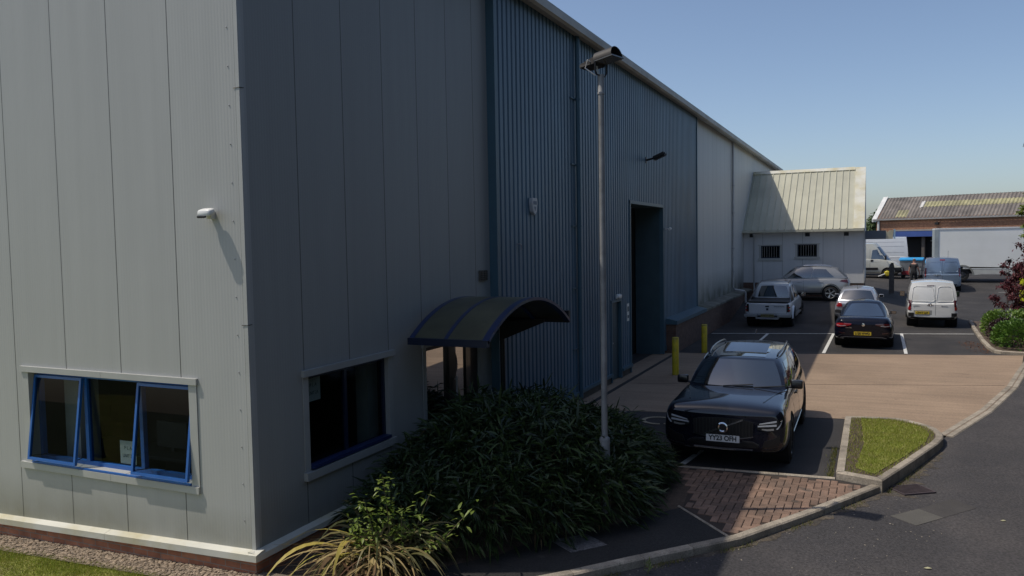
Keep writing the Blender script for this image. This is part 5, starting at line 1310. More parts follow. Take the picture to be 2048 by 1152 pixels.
for ax in ('+x', '-x'):
    for z in (1.25, 1.62, 2.05, 2.35): c.rect('swage_line', ax, -2.6, .9, z, z + .025, M_seam if z == 1.25 else pm('swage', (.4, .41, .43), .4), .004, None, 8, 1)
    c.decal('cab_window', ax, [(.9, 1.38), (1.75, 1.34), (2.0, 1.32)], [(1.0, 1.95), (1.4, 1.98), (1.5, 1.96)], M_cglass, .012, None, 3, 4)
# --- wheel clamp on the van wheel
wc = thing('wheel_clamp', 'yellow wheel clamp with white bar on the front wheel of the van', 'wheel clamp', (.75 + .02, 59.18, 1.15))
m = MB(); m.lathe([(0, .09), (.13, .08), (.18, .04), (.19, 0)], 16, Matrix.Rotation(R(90), 4, 'X')); m.build('cover', M_yell, wc)
m = MB(); m.tube([(-.14, -.06, -.03), (-.55, -.08, -.2)], .035, 8); m.build('arm', M_wplas, wc)
# ---------------------------------------------------------------- fixtures on the walls
t = thing('motion_sensor', 'small white wedge shaped sensor on the sunlit front wall', 'sensor', (-6.72, 6.74, 4.06))
m = MB(); m.add(*rounded(.20, .11, .085, .55)); m.v = [(x, y - .105, z + .02 + y * .25) for x, y, z in m.v]; m.build('housing', M_wplas, t, smooth=50)
m = MB(); m.box(-.03, .03, -.07, 0, -.05, .03); m.build('bracket', M_wplas, t)
m = MB(); m.add(*rounded(.13, .03, .03, .6)); m.v = [(x - .02, y - .155, z - .028) for x, y, z in m.v]; m.build('lens', M_black, t)
t = thing('alarm_box', 'white shield shaped alarm box on the blue ribbed cladding', 'alarm box', (XB, 14.48, 4.40))
m = MB(); m.prism([(.0, -.13, .15), (.0, .13, .15), (.0, .145, .05), (.0, .10, -.12), (.0, 0, -.19), (.0, -.10, -.12), (.0, -.145, .05)], (.075, 0, 0)); m.build('case', pm('alarm_white', (.50, .51, .52), .45, var=.06), t, bevel=.012)
m = MB(); m.prism([(.0765, -.085, .09), (.0765, .085, .09), (.0765, .085, .02), (.0765, -.085, .02)], (.002, 0, 0)); m.prism([(.0765, -.05, -.02), (.0765, .05, -.02), (.0765, 0, -.11)], (.002, 0, 0)); m.build('badge_panel', pm('alarm_badge', (.12, .16, .22), .5), t)
t = thing('floodlight', 'black floodlight on a short arm above the dock opening', 'floodlight', (XB, 23.15, 6.03))
m = MB(); m.tube([(0, 0, 0), (.16, 0, .03), (.24, 0, .05)], .03, 8); m.box(-.03, .01, -.08, .08, -.09, .09); m.build('arm', M_black, t)
m = MB(); m.obox((.40, 0, .10), .40, .30, .11, Matrix.Rotation(R(-22), 3, 'Y')); m.build('head', M_black, t, bevel=.03)
m = MB(); m.obox((.385, 0, .042), .32, .24, .01, Matrix.Rotation(R(-22), 3, 'Y')); m.build('glass', M_lens, t)
t = thing('wall_camera', 'small white bracket camera beside the dock opening top corner', 'camera', (XB, 25.42, 4.04))
m = MB(); m.tube([(0, 0, 0), (.16, 0, 0)], .02, 6); m.build('bracket', M_wplas, t); m = MB(); m.tube([(.16, .06, .0), (.19, -.18, -.02)], .042, 10); m.build('body', M_wplas, t)
t = thing('wall_vent', 'brown double square vent low on the grey wall left of the blue cladding', 'vent', (-6.28, 12.52, 3.12))
m = MB(); m.box(.0, .035, -.14, .14, -.09, .09); m.build('frame', pm('vent_brown', (.10, .085, .07), .6), t)
for y in (-.068, .068):
    m = MB()
    for k in range(5): m.box(.036, .046, y - .055, y + .055, -.075 + k * .032, -.055 + k * .032)
    m.build('louvre', M_black, t)
t = thing('bulkhead_light', 'white bulkhead light over the blue personnel door', 'light', (XB, 20.15, 2.22))
m = MB(); m.box(0, .05, -.17, .17, -.05, .06); m.build('base', M_wplas, t, bevel=.01); m = MB(); m.add(*rounded(.08, .30, .10, .5)); m.v = [(x + .06, y, z) for x, y, z in m.v]; m.build('diffuser', pm('diffuser', (.7, .7, .66), .35), t)
t = thing('wall_notice', 'tall white notice on the cladding between personnel door and dock', 'notice', (XB, 21.12, 1.72))
m = MB(); m.box(.002, .008, -.10, .10, -.24, .24); m.build('panel', M_paper, t); m = MB(); m.box(.0085, .010, -.07, .07, .02, .16); m.box(.0085, .010, -.07, .07, -.16, -.08); m.build('print', M_ink, t)
t = thing('wall_tap', 'tiny metal bracket hanging on the blue cladding under the alarm box', 'bracket', (XB, 13.75, 3.66))
m = MB(); m.tube([(0, 0, 0), (.06, 0, 0), (.06, .07, -.02), (.06, .07, -.12)], .012, 6); m.build('hook', M_galv, t)
for z, y in ((5.42, 6.735), (2.83, 6.735)):
    m = MB(); m.tube([(-6.36, 6.733, z), (-6.272, 6.733, z), (-6.272, 6.80, z + .004)], .004, 5)
    tag(m.build('cable_clip', M_black), 'thin dark cable strap round the building corner, %s of two' % ('upper' if z > 4 else 'lower'), 'cable', 'straps round the corner')
def notice(loc, right, label, lines):
    t = thing('paper_notice', label, 'notice', loc)
    r = Vector(right); n = r.cross(Vector((0, 0, 1)))
    t.rotation_euler = (0, 0, math.atan2(r.y, r.x))
    m = MB(); m.box(-.14, .14, 0, .002, -.145, .145); m.build('sheet', M_paper, t)
    for s_, z, h, w in lines: text('writing', s_, h, M_ink, t, facing((0, -.0015, z), (1, 0, 0), (0, 0, 1)), extrude=.0005, width=w)
    return t
notice((-8.43, 6.90, 1.165), (1, 0, 0), 'white paper notice at the foot of the open sunlit front window', [('P L A', .055, .045, .13), ('UNIT 2A', -.045, .045, .19)])
notice((-6.385, 7.95, 1.90), (0, 1, 0), 'white paper notice at the top of the shaded side window', [('P L A', .055, .045, .13), ('UNIT 2A', -.045, .045, .19)])
notice((-6.362, 11.74, 1.42), (0, 1, 0), 'white paper notice on the glass of the entrance door', [('P L A', .055, .045, .13), ('UNIT 2A', -.045, .045, .19)])

# ---------------------------------------------------------------- barrel canopy over the entrance
cy0, cy1, cz, ch = 9.82, 13.10, 2.31, .50
cxm = (cy0 + cy1) / 2; hwid = (cy1 - cy0) / 2; rad = (hwid ** 2 + ch ** 2) / (2 * ch); a0 = math.asin(hwid / rad)
def arc(x, k, n=0.): a = lerp(-a0, a0, k); return Vector((x, cxm + math.sin(a) * (rad + n), cz + ch - rad + math.cos(a) * (rad + n)))
t = thing('entrance_canopy', 'barrel vaulted entrance canopy with blue ribs and dirty glazing', 'canopy', (0, 0, 0))
m = MB(); m.slab(lambda u, v: arc(lerp(-6.1, -4.93, u), v, -.0), 4, 28, lambda u, v: (0, 0, .008)); m.build('glazing', M_frost, t, smooth=40)
for x0, x1 in ((-6.14, -6.06), (-5.57, -5.51), (-4.96, -4.86)):
    m = MB()
    q = []
    for k in range(33):
        for x, n in ((x0, .012), (x1, .012), (x1, -.035), (x0, -.035)): q.append(arc(x, k / 32, n))
    m.add(q, [(0, 1, 2, 3), (131, 130, 129, 128)] + [(k * 4 + i, k * 4 + (i + 1) % 4, k * 4 + 4 + (i + 1) % 4, k * 4 + 4 + i) for k in range(32) for i in range(4)])
    m.build('rib', pm('canopy_blue', (.016, .03, .095), .4, var=.1, coat=.3), t, smooth=40)
m = MB(); m.box(-6.14, -4.86, cy0 - .03, cy0 + .05, cz - .07, cz + .03); m.build('eaves_beam', M_navy, t)
m = MB(); m.box(-6.10, -4.87, cy1 - .05, cy1 + .03, cz - .04, cz + .17); m.build('eaves_beam', M_black, t)
m = MB(); m.prism([(-6.05, 12.7, 1.95), (-6.05, 12.7, 2.3), (-5.2, 12.7, 2.36), (-5.2, 12.7, 2.30)], (0, .06, 0)); m.build('bracket', M_black, t)
m = MB(); m.tube([(-6.02, 12.75, .0), (-6.02, 12.75, 2.32)], .045, 10); m.build('post', M_black, t)

# ---------------------------------------------------------------- bollards, lamp posts, post
def bollard(x, y, h, label):
    t = thing('bollard', label, 'bollard', (x, y, 0), 0, 'yellow bollards by the dock')
    m = MB(); m.lathe([(.092, 0), (.092, h - .012), (.084, h), (0, h + .004)], 24); m.build('post', M_yell, t, smooth=40)
    m = MB(); m.lathe([(.0925, h - .012), (.0935, h - .02), (.0935, h - .05)], 24); m.build('cap', pm('worn_yellow', (.46, .38, .10), .6, var=.3, scale=9), t, smooth=40)
bollard(-4.92, 21.45, 1.03, 'nearer yellow steel bollard standing behind the dark SUV bonnet')
bollard(-5.02, 26.0, .92, 'farther yellow steel bollard near the end of the brick plinth')
def lamp_post(name, label, x, y, z0, H, rz, extra=False):
    t = thing(name, label, 'lamp post', (x, y, z0), rz, 'floodlight posts')
    m = MB(); m.lathe([(.072, 0), (.072, 1.0), (.066, 1.03), (.042, 1.05), (.038, H - .36), (.046, H - .355), (.046, H - .33), (.042, H - .325), (.044, H - .10), (.0, H - .095)], 20); m.build('column', pm('dull_galvanised', (.30, .30, .30), .65, metal=.2, var=.2, scale=4, col2=(.21, .21, .21), mixs=3), t, smooth=40)
    m = MB(); m.tube([(0, -.14, H + .06), (0, -.14, H - .06), (0, -.10, H - .11), (0, .10, H - .11), (0, .14, H - .06), (0, .14, H + .06)], .011, 6); m.build('yoke', M_black, t)
    m = MB(); m.tube([(-.02, -.1, H - .12), (-.14, -.16, H - .02), (-.1, -.17, H + .08), (-.05, -.02, H + .02), (-.03, .0, H - .13)], .009, 6); m.build('cable', pm('pale_cable', (.55, .55, .55), .5), t)
    Mx = Matrix.Translation((0, 0, H + .06)) @ Matrix.Rotation(R(-9), 4, 'Y') @ Matrix.Scale(.74, 4)
    # half barrel hood, open towards +x, with a gear box behind it
    m = MB()
    n = 16; q = []
    for xx in (-.02, .34):
        for k in range(n + 1):
            a = math.pi * k / n; q.append(Mx @ Vector((xx, -math.cos(a) * .20, .015 + math.sin(a) * .17)))
        for k in range(n + 1):
            a = math.pi * (1 - k / n); q.append(Mx @ Vector((xx, -math.cos(a) * .188, .015 + math.sin(a) * .158)))
    N = 2 * (n + 1)
    m.add(q, [(k, (k + 1) % N, N + (k + 1) % N, N + k) for k in range(N)] + [(k, k + 1, N - 2 - k, N - 1 - k) for k in range(n)] + [(N + k + 1, N + k, N + N - 1 - k, N + N - 2 - k) for k in range(n)])
    q = [Mx @ Vector((-.02, -math.cos(math.pi * k / n) * .20, .015 + math.sin(math.pi * k / n) * .17)) for k in range(n + 1)]
    m.prism(q, Mx.to_3x3() @ Vector((-.01, 0, 0)))
    m.build('hood', pm('weathered_black', (.022, .020, .020), .6, var=.3, scale=8), t, smooth=40)
    m = MB(); m.add([Mx @ Vector(p) for p in ((-.36, -.17, -.03), (-.36, .17, -.03), (-.02, .19, -.05), (-.02, -.19, -.05), (-.36, -.15, .05), (-.36, .15, .05), (-.02, .17, .10), (-.02, -.17, .10))], [(0, 3, 2, 1), (4, 5, 6, 7), (0, 1, 5, 4), (1, 2, 6, 5), (2, 3, 7, 6), (3, 0, 4, 7)])
    m.build('gear_box', MATS['weathered_black'], t, bevel=.012)
    m = MB(); m.add([Mx @ Vector(p) for p in ((-.02, -.2, -.012), (.36, -.2, -.012), (.36, .2, -.012), (-.02, .2, -.012), (-.02, -.2, .008), (.36, -.2, .008), (.36, .2, .008), (-.02, .2, .008))], [(0, 3, 2, 1), (4, 5, 6, 7), (0, 1, 5, 4), (1, 2, 6, 5), (2, 3, 7, 6), (3, 0, 4, 7)])
    m.build('front_glass', pm('lamp_glass', (.16, .16, .16), .2, coat=1), t)
    if extra:
        m = MB(); m.obox((-.02, 0, H - 1.25), .26, .34, .10, Matrix.Rotation(R(25), 3, 'Y')); m.tube([(0, 0, H - 1.25), (-.1, 0, H - 1.25)], .02, 6); m.build('spotlight', M_black, t, bevel=.02)
    return t
lamp_post('lamp_post', 'grey steel lamp post with black hooded floodlight rising from the shrub bed', -3.31, 10.2, 0, 5.98, R(-14))
lamp_post('lamp_post', 'grey floodlight post standing in the far hedge bed at the right edge', 3.97, 26.05, .0, 6.0, R(180), True)
m = MB(); m.box(-.13, .13, -.10, .10, 0, 1.5); m.prism([(-.13, -.10, 1.5), (.13, -.10, 1.5), (.09, -.10, 1.72), (-.03, -.10, 1.72)], (0, .20, 0))
o = m.build('gate_post', pm('dark_timber', (.085, .075, .07), .85, var=.3, scale=6)); o.location = (.86, 49.0, .46); tag(o, 'dark squared post standing on the tarmac before the clamped van', 'post')

# ---------------------------------------------------------------- wheeled bin
t = thing('wheeled_bin', 'large grey wheeled waste bin with a blue lid behind the walking man', 'bin', (2.30, 60.6, .78), R(-8))
m = MB(); m.add([(-.62, -.45, .22), (.62, -.45, .22), (.62, .45, .22), (-.62, .45, .22), (-.70, -.53, 1.18), (.70, -.53, 1.18), (.70, .53, 1.18), (-.70, .53, 1.18)], [(0, 3, 2, 1), (4, 5, 6, 7), (0, 1, 5, 4), (1, 2, 6, 5), (2, 3, 7, 6), (3, 0, 4, 7)])
m.build('tub', pm('bin_grey', (.24, .26, .28), .5, metal=.2, var=.15), t, bevel=.02)
m = MB(); m.prism([(-.74, -.57, 1.19), (-.74, .57, 1.19), (-.74, .57, 1.28), (-.74, .1, 1.40), (-.74, -.57, 1.27)], (1.48, 0, 0)); m.build('lid', pm('bin_blue', (.03, .30, .62), .5, var=.1), t, bevel=.02)
for k in range(4):
    m = MB(); m.lathe([(0, -.03), (.10, -.03), (.10, .03), (0, .03)], 14, Matrix.Translation(((-1) ** k * .52, -.36 if k < 2 else .36, .10)) @ Matrix.Rotation(R(90), 4, 'X')); m.build('wheel', M_tyre, t)
m = MB(); m.box(-.56, -.1, -.54, -.47, .25, .50); m.build('panel', pm('bin_red', (.25, .02, .03), .5), t)
t = thing('marker_post', 'bright yellow capped marker post among the red leaved shrub', 'post', (6.75, 46.5, .2))
m = MB(); m.lathe([(.17, 0), (.17, .9), (.22, 1.5), (.24, 1.52)], 18); m.build('sleeve', pm('hi_vis_yellow', (.55, .58, .02), .5), t); m = MB(); m.lathe([(0, 1.68), (.2, 1.66), (.29, 1.60), (.29, 1.52), (0, 1.52)], 18); m.build('cap', pm('hi_vis_cap', (.70, .78, .03), .45), t)

# ---------------------------------------------------------------- the man
def skin_mesh(verts, edges, radii, root=0, lev=2):
    me = bpy.data.meshes.new('s'); me.from_pydata(verts, edges, []); o = bpy.data.objects.new('s', me); COL.objects.link(o)
    o.modifiers.new('k', 'SKIN'); sub = o.modifiers.new('u', 'SUBSURF'); sub.levels = lev; sub.render_levels = lev
    for i, r in enumerate(radii): me.skin_vertices[0].data[i].radius = r if isinstance(r, tuple) else (r, r)
    for d_ in me.skin_vertices[0].data: d_.use_root = False
    me.skin_vertices[0].data[root].use_root = True
    r = evaluated(o); drop(o); return r
p = thing('person', 'balding man in dark shirt and trousers walking away past the bin', 'person', (2.17, 54.3, .50), R(-25))
V = []; E_ = []; RR = []
def chain_(start, pts):
    prev = start
    for (x, y, z), r in pts:
        V.append((x, y, z)); RR.append(r)
        if prev is not None: E_.append((prev, len(V) - 1))
        prev = len(V) - 1
    return prev
pel = chain_(None, [((0, 0, .93), (.15, .11))])
ch_ = chain_(pel, [((0, .01, 1.08), (.145, .11)), ((0, .02, 1.26), (.165, .12)), ((0, .01, 1.40), (.14, .10))])
nk = chain_(ch_, [((0, .02, 1.49), .058), ((0, .035, 1.56), .06), ((0, .05, 1.64), (.078, .095)), ((0, .05, 1.72), (.076, .092)), ((0, .045, 1.77), (.05, .06))])
for sd, sw in ((1, .16), (-1, -.12)):
    hp = chain_(ch_, [((sd * .17, .01, 1.40), .062), ((sd * .235, .0, 1.24), .050), ((sd * .255, sw * .25 + .02, 1.10), .044), ((sd * .255, sw * .8 + .06, .93), .036), ((sd * .25, sw + .08, .86), .028)])
    hand = chain_(hp, [((sd * .245, sw + .09, .82), .030)])
    for k, (dx, l) in enumerate(((-.024, .060), (-.008, .068), (.008, .064), (.022, .052))):
        chain_(hand, [((sd * (.245), sw + .09 + dx, .775), .010), ((sd * .238, sw + .10 + dx, .82 - .045 - l * .6), .009), ((sd * .225, sw + .10 + dx, .82 - .05 - l), .007)])
    chain_(hand, [((sd * .225, sw + .12, .80), .011), ((sd * .215, sw + .135, .765), .009)])
    chain_(pel, [((sd * .10, .0, .86), .095), ((sd * .105, sw * .6, .50), .062), ((sd * .105, sw * .9 - .08, .10), .042), ((sd * .105, sw * .9 + .02, .035), (.04, .034)), ((sd * .11, sw * .9 + .13, .03), (.04, .026))])
M_skin = pm('skin', (.42, .22, .16), .6, var=.08, scale=12)
o = link('body', skin_mesh(V, E_, RR), M_skin, p, smooth=80)
def sub_body(keep, grow):
    idx = [i for i in range(len(V)) if keep(V[i])]
    mp_ = {a: b for b, a in enumerate(idx)}
    return skin_mesh([V[i] for i in idx], [(mp_[a], mp_[b]) for a, b in E_ if a in mp_ and b in mp_], [tuple(q + grow for q in (RR[i] if isinstance(RR[i], tuple) else (RR[i], RR[i]))) for i in idx])
link('shirt', sub_body(lambda v: v[2] > .85 and v[2] < 1.45 and not (abs(v[0]) > .2 and v[2] < 1.2), .016), pm('dark_shirt', (.022, .022, .026), .85, var=.2), p, smooth=80)
link('trousers', sub_body(lambda v: v[2] < 1.1 and abs(v[0]) < .2 and v[2] > .05, .012), pm('dark_trousers', (.014, .014, .018), .9, var=.2), p, smooth=80)
m = MB(); m.lathe([(.083, -.01), (.085, .02), (.078, .05)], 16, Matrix.Translation((0, .035, 1.685))); m.build('hair', pm('grey_hair', (.12, .11, .10), .9), p, smooth=60)
for sd in (1, -1):
    m = MB(); m.add(*rounded(.10, .27, .09, .7)); m.v = [(x + sd * .107, y + (sd > 0 and .16 or -.06) + .0, z + .045) for x, y, z in m.v]; m.build('shoe', M_black, p, smooth=50)
m = MB(); m.add(*rounded(.018, .035, .055, .8)); a = [(x + .083, y + .045, z + 1.67) for x, y, z in m.v]; b2 = [(x - .083, y + .045, z + 1.67) for x, y, z in m.v]
fs_ = m.f; m = MB(); m.add(a, fs_); m.build('ear', M_skin, p); m = MB(); m.add(b2, fs_); m.build('ear', M_skin, p)
m = MB(); m.prism([(-.014, .14, 1.63), (.014, .14, 1.63), (0, .168, 1.635), ], (0, -.0, .05)); m.build('nose', M_skin, p)
for sd in (1, -1):
    m = MB(); m.add(*rounded(.026, .012, .012, 1)); m.v = [(x + sd * .032, y + .138, z + 1.69) for x, y, z in m.v]; m.build('eye', M_black, p)
m = MB(); m.box(-.025, .025, .132, .142, 1.598, 1.604); m.build('mouth', pm('lips', (.25, .09, .08), .6), p)

# ---------------------------------------------------------------- vegetation
def basis(d, up=(0, 0, 1)):
    d = Vector(d).normalized(); a = d.cross(Vector(up))
    if a.length < 1e-3: a = Vector((1, 0, 0))
    a.normalize(); return d, a, a.cross(d)
def leaf(m, p, d, L, w, droop=.0, fold=.25, twist=0.):
    """lance shaped leaf: base p, direction d"""
    d, a, n = basis(d)
    if twist: a = a * math.cos(twist) + n * math.sin(twist); n = a.cross(d)
    p = Vector(p); o = len(m.v)
    q = [p, p + d * L * .35 + a * w * .5 - n * w * fold * -.5 + Vector((0, 0, -droop * L * .12)), p + d * L * .35 - a * w * .5 - n * w * fold * -.5 + Vector((0, 0, -droop * L * .12)), p + d * L * .38 + Vector((0, 0, -droop * L * .12)),
         p + d * L * .72 + a * w * .36 + Vector((0, 0, -droop * L * .45)), p + d * L * .72 - a * w * .36 + Vector((0, 0, -droop * L * .45)), p + d * L + Vector((0, 0, -droop * L))]
    m.v += [tuple(x) for x in q]
    m.f += [(o, o + 1, o + 3), (o, o + 3, o + 2), (o + 1, o + 4, o + 3), (o + 3, o + 5, o + 2), (o + 4, o + 6, o + 3), (o + 3, o + 6, o + 5)]
rnd = random.uniform
# big bamboo shrub
def bush_top(x, y):
    """height of the shrub's surface over (x, y), 0 outside"""
    z = 0
    for cx, cy, rx, ry, h in BUSHES:
        q = ((x - cx) / rx) ** 2 + ((y - cy) / ry) ** 2
        if q < 1: z = max(z, h * .94 * (1 - q ** 1.6) ** .5 * (1 + .07 * math.sin(x * 6.1 + 1) * math.sin(y * 5.3) + .05 * math.sin(x * 13 + y * 11)))
    return z
BUSHES = [(-4.95, 10.2, 1.15, 1.55, 1.42), (-4.2, 10.7, 1.2, 1.7, 1.22), (-3.7, 11.2, .82, 1.25, .95), (-5.3, 11.7, .9, 1.3, 1.2), (-4.5, 9.4, 1.0, 1.05, 1.0), (-3.6, 10.2, .85, .95, .85), (-3.3, 11.6, .46, .75, .58), (-5.5, 9.4, .65, .95, 1.0), (-4.2, 12.2, 1.0, .9, .85), (-5.2, 8.5, .8, .9, .78), (-4.55, 8.75, .75, .75, .72), (-3.95, 9.3, .7, .7, .62), (-3.45, 9.95, .6, .6, .5), (-4.6, 11.3, .5, .6, 1.42), (-5.3, 10.4, .5, .5, 1.55)]
sh = thing('bamboo_shrub', 'large dark green bamboo leaved shrub in front of the entrance', 'shrub', (0, 0, 0))
m = MB(); st_ = MB()
k = 0
while k < 12500:
    x, y = rnd(-6.1, -2.6), rnd(7.6, 13.3); zt = bush_top(x, y)
    if zt < .12 or x < -6.0: continue
    k += 1
    z = zt * (1 - abs(random.gauss(0, .16))) if random.random() < .72 else rnd(.1, zt)
    z = max(.06, z + rnd(-.05, .10))
    gx = bush_top(x + .15, y) - bush_top(x - .15, y); gy = bush_top(x, y + .15) - bush_top(x, y - .15)
    out = Vector((-gx * 2.2 + rnd(-.8, .8), -gy * 2.2 + rnd(-.8, .8), rnd(-.25, .85)))
    leaf(m, (x, y, z), out, (.20 + .22 * random.random() ** 1.6) * (1 if random.random() < .7 else .55), rnd(.020, .046), rnd(0, .6), .3, rnd(-.9, .9))
for k in range(260):
    x, y = rnd(-5.9, -2.5), rnd(8.5, 13); zt = bush_top(x, y)
    if zt < .3: continue
    p0 = Vector((x + rnd(-.1, .1), y + rnd(-.1, .1), 0)); p1 = Vector((x, y, zt + rnd(-.1, .12))); st_.tube([p0, p0.lerp(p1, .5) + Vector((rnd(-.05, .05), rnd(-.05, .05), 0)), p1], [.007, .006, .003], 4)
for k in range(150):
    x, y = rnd(-5.9, -2.9), rnd(8.6, 12.8); zt = bush_top(x, y)
    if zt < .35: continue
    a = Vector((x, y, zt * .8)); b_2 = a + Vector((rnd(-.16, .16), rnd(-.16, .16), rnd(.16, .34))); st_.tube([a, b_2], [.004, .002], 4)
    for q_ in range(random.randint(5, 9)):
        leaf(m, a.lerp(b_2, rnd(.35, 1)), (rnd(-1, 1), rnd(-1, 1), rnd(-.3, .8)), rnd(.16, .32), rnd(.024, .042), rnd(.1, .6), .3, rnd(-.6, .6))
m.build('foliage', leaf_mat('bamboo_leaf', (.008, .022, .005), (.060, .095, .026), .45, .5, .2), sh, fix=False)
dl = MB()
for k in range(420):
    x, y = rnd(-5.9, -2.9), rnd(7.9, 12.9); zt = bush_top(x, y)
    if zt < .15: continue
    leaf(dl, (x, y, zt * rnd(.3, 1.02)), (rnd(-1, 1), rnd(-1, 1), rnd(-.9, .4)), rnd(.12, .26), rnd(.014, .03), .5)
dl.build('dead_leaves', leaf_mat('dead_bamboo', (.16, .12, .06), (.10, .07, .035), .7, .2, .2), sh, fix=False)
st_.build('canes', pm('cane', (.09, .10, .04), .6), sh, fix=False)
# small white flowered weeds on the right side of the shrub
w_ = MB(); f_ = MB()
for k in range(1500):
    a = rnd(0, 6.28); r_ = rnd(.2, 1.0); x = -3.12 + math.cos(a) * .42 * r_; y = 11.65 + math.sin(a) * .95 * r_; z = (.78 - .5 * r_ ** 2) * rnd(.3, 1.05)
    leaf(w_, (x, y, z), (rnd(-1, 1), rnd(-1, 1), rnd(-.2, .8)), rnd(.04, .09), rnd(.012, .025), .2)
    if k % 12 == 0: f_.tube([(x, y, z - .15), (x + .02, y, z + .10)], .002, 4); f_.add(*rounded(.016, .016, .012, 1, 6, 4)) if False else None
t = thing('weed_clump', 'fine leaved dark weed clump hugging the right end of the big shrub', 'shrub', (0, 0, 0))
w_.build('foliage', leaf_mat('weed_green', (.014, .03, .008), (.055, .08, .025), .6, .3, .25), t, fix=False); f_.build('stems', pm('weed_stem', (.16, .17, .08), .8), t, fix=False)
# flax with dead straps in front
fx = thing('flax_plant', 'sprawling flax with dried tan strap leaves by the building corner', 'plant', (0, 0, 0))
def strap(m, base, az, L, w, lift, drop, twist=0.):
    d = Vector((math.cos(az), math.sin(az), 0)); s = Vector((-d.y, d.x, 0)); n = 9; o = len(m.v)
    for i in range(n + 1):
        u = i / n; r = L * u; z = lift * L * (u - u * u * drop); p = Vector(base) + d * r * (1 - .15 * u) + Vector((0, 0, max(z, -base[2] + .012 + .004 * i)))
        ww = w * (1 - u ** 2.2) * (.55 + .9 * u * (1 - u) + .2) ; t_ = twist * u; q = s * math.cos(t_) + Vector((0, 0, 1)) * math.sin(t_)
        m.v += [tuple(p - q * ww / 2), tuple(p + q * ww / 2 )]
    m.f += [(o + 2 * i, o + 2 * i + 1, o + 2 * i + 3, o + 2 * i + 2) for i in range(n)]
lv = MB(); dd = MB()
fb = (-5.02, 7.14)
for k in range(220):
    az = R(rnd(175, 345)) if random.random() < .85 else R(rnd(0, 360))
    strap(dd, (fb[0] + rnd(-.35, .35), fb[1] + rnd(-.25, .3), rnd(.04, .42)), az, rnd(.45, 1.2), rnd(.010, .032) if k % 8 else rnd(.04, .065), rnd(.0, .6), rnd(1.3, 2.6), rnd(-1.2, 1.2))
for k in range(140):
    az = R(rnd(-30, 210)) if k % 3 else R(rnd(0, 360)); strap(lv, (fb[0] + rnd(-.3, .3), fb[1] + rnd(-.1, .6), rnd(.05, .25)), az, rnd(.6, 1.15), rnd(.025, .05), rnd(.8, 1.5), rnd(.7, 1.3), rnd(-.8, .8))
yl = MB()
for k in range(7): strap(yl, (fb[0] + rnd(-.3, .3), fb[1] + rnd(-.2, .2), rnd(.1, .4)), R(rnd(200, 350)), rnd(.7, 1.3), rnd(.05, .075), rnd(.5, 1.0), rnd(1.0, 1.9), rnd(-1.3, 1.3))
yl.build('yellow_straps', leaf_mat('yellow_strap', (.52, .40, .10), (.36, .34, .07), .55, .3, .2), fx, fix=False)
dd.build('dead_straps', leaf_mat('dead_strap', (.42, .33, .14), (.13, .07, .04), .7, .2, .15), fx, fix=False)
lv.build('green_straps', leaf_mat('flax_leaf', (.06, .07, .02), (.20, .16, .06), .5, .4, .2), fx, fix=False)
# lit leafy sapling in front of the flax
sp_ = thing('leafy_sapling', 'sunlit bright green leafy sapling growing through the flax', 'plant', (0, 0, 0))
m = MB(); s_ = MB()
for (bx_, by_, tx, ty, tz, n) in ((-4.85, 7.35, -4.86, 7.18, 1.17, 110), (-4.95, 7.3, -5.05, 7.08, .92, 95), (-4.75, 7.35, -4.66, 7.22, .86, 70), (-4.8, 7.4, -4.36, 7.36, 1.02, 26), (-4.6, 7.45, -3.98, 7.55, .80, 26), (-4.6, 7.4, -4.3, 7.35, .55, 22), (-4.95, 7.2, -5.2, 7.0, .70, 85), (-4.9, 7.1, -5.0, 6.95, .55, 80)):
    a = Vector((bx_, by_, .1)); b = Vector((tx, ty, tz)); s_.tube([a, a.lerp(b, .5), b], [.009, .006, .003], 5)
    for k in range(n):
        q = a.lerp(b, rnd(.35, 1.0)) + Vector((rnd(-.09, .09), rnd(-.09, .09), rnd(-.07, .07)))
        big = n < 30
        leaf(m, q, (rnd(-1, 1), rnd(-1, 1), rnd(-.3, .7)), rnd(.09, .15) if big else rnd(.05, .09), rnd(.028, .038) if big else rnd(.025, .042), .25)
m.build('foliage', leaf_mat('sapling_leaf', (.12, .19, .02), (.24, .30, .06), .45, .5, .35), sp_, fix=False); s_.build('stem', pm('sapling_stem', (.14, .12, .06), .8), sp_, fix=False)
# a weed by the kerb
t = thing('kerb_weed', 'small sunlit leafy weed standing against the kerb face at bottom', 'weed', (-2.30, 8.62, -.07))
m = MB()
for k in range(16): leaf(m, (rnd(-.02, .02), rnd(-.02, .02), rnd(0, .12)), (rnd(-1, 1), rnd(-1, 1), rnd(.4, 1.8)), rnd(.05, .11), rnd(.016, .026), .15)
m.build('leaves', leaf_mat('kerb_weed_leaf', (.20, .25, .08), (.30, .34, .14), .6, .3, .3), t, fix=False); m = MB(); m.tube([(0, 0, 0), (.01, 0, .16)], .004, 5); m.build('stem', pm('weed_stem2', (.2, .2, .1), .8), t, fix=False)
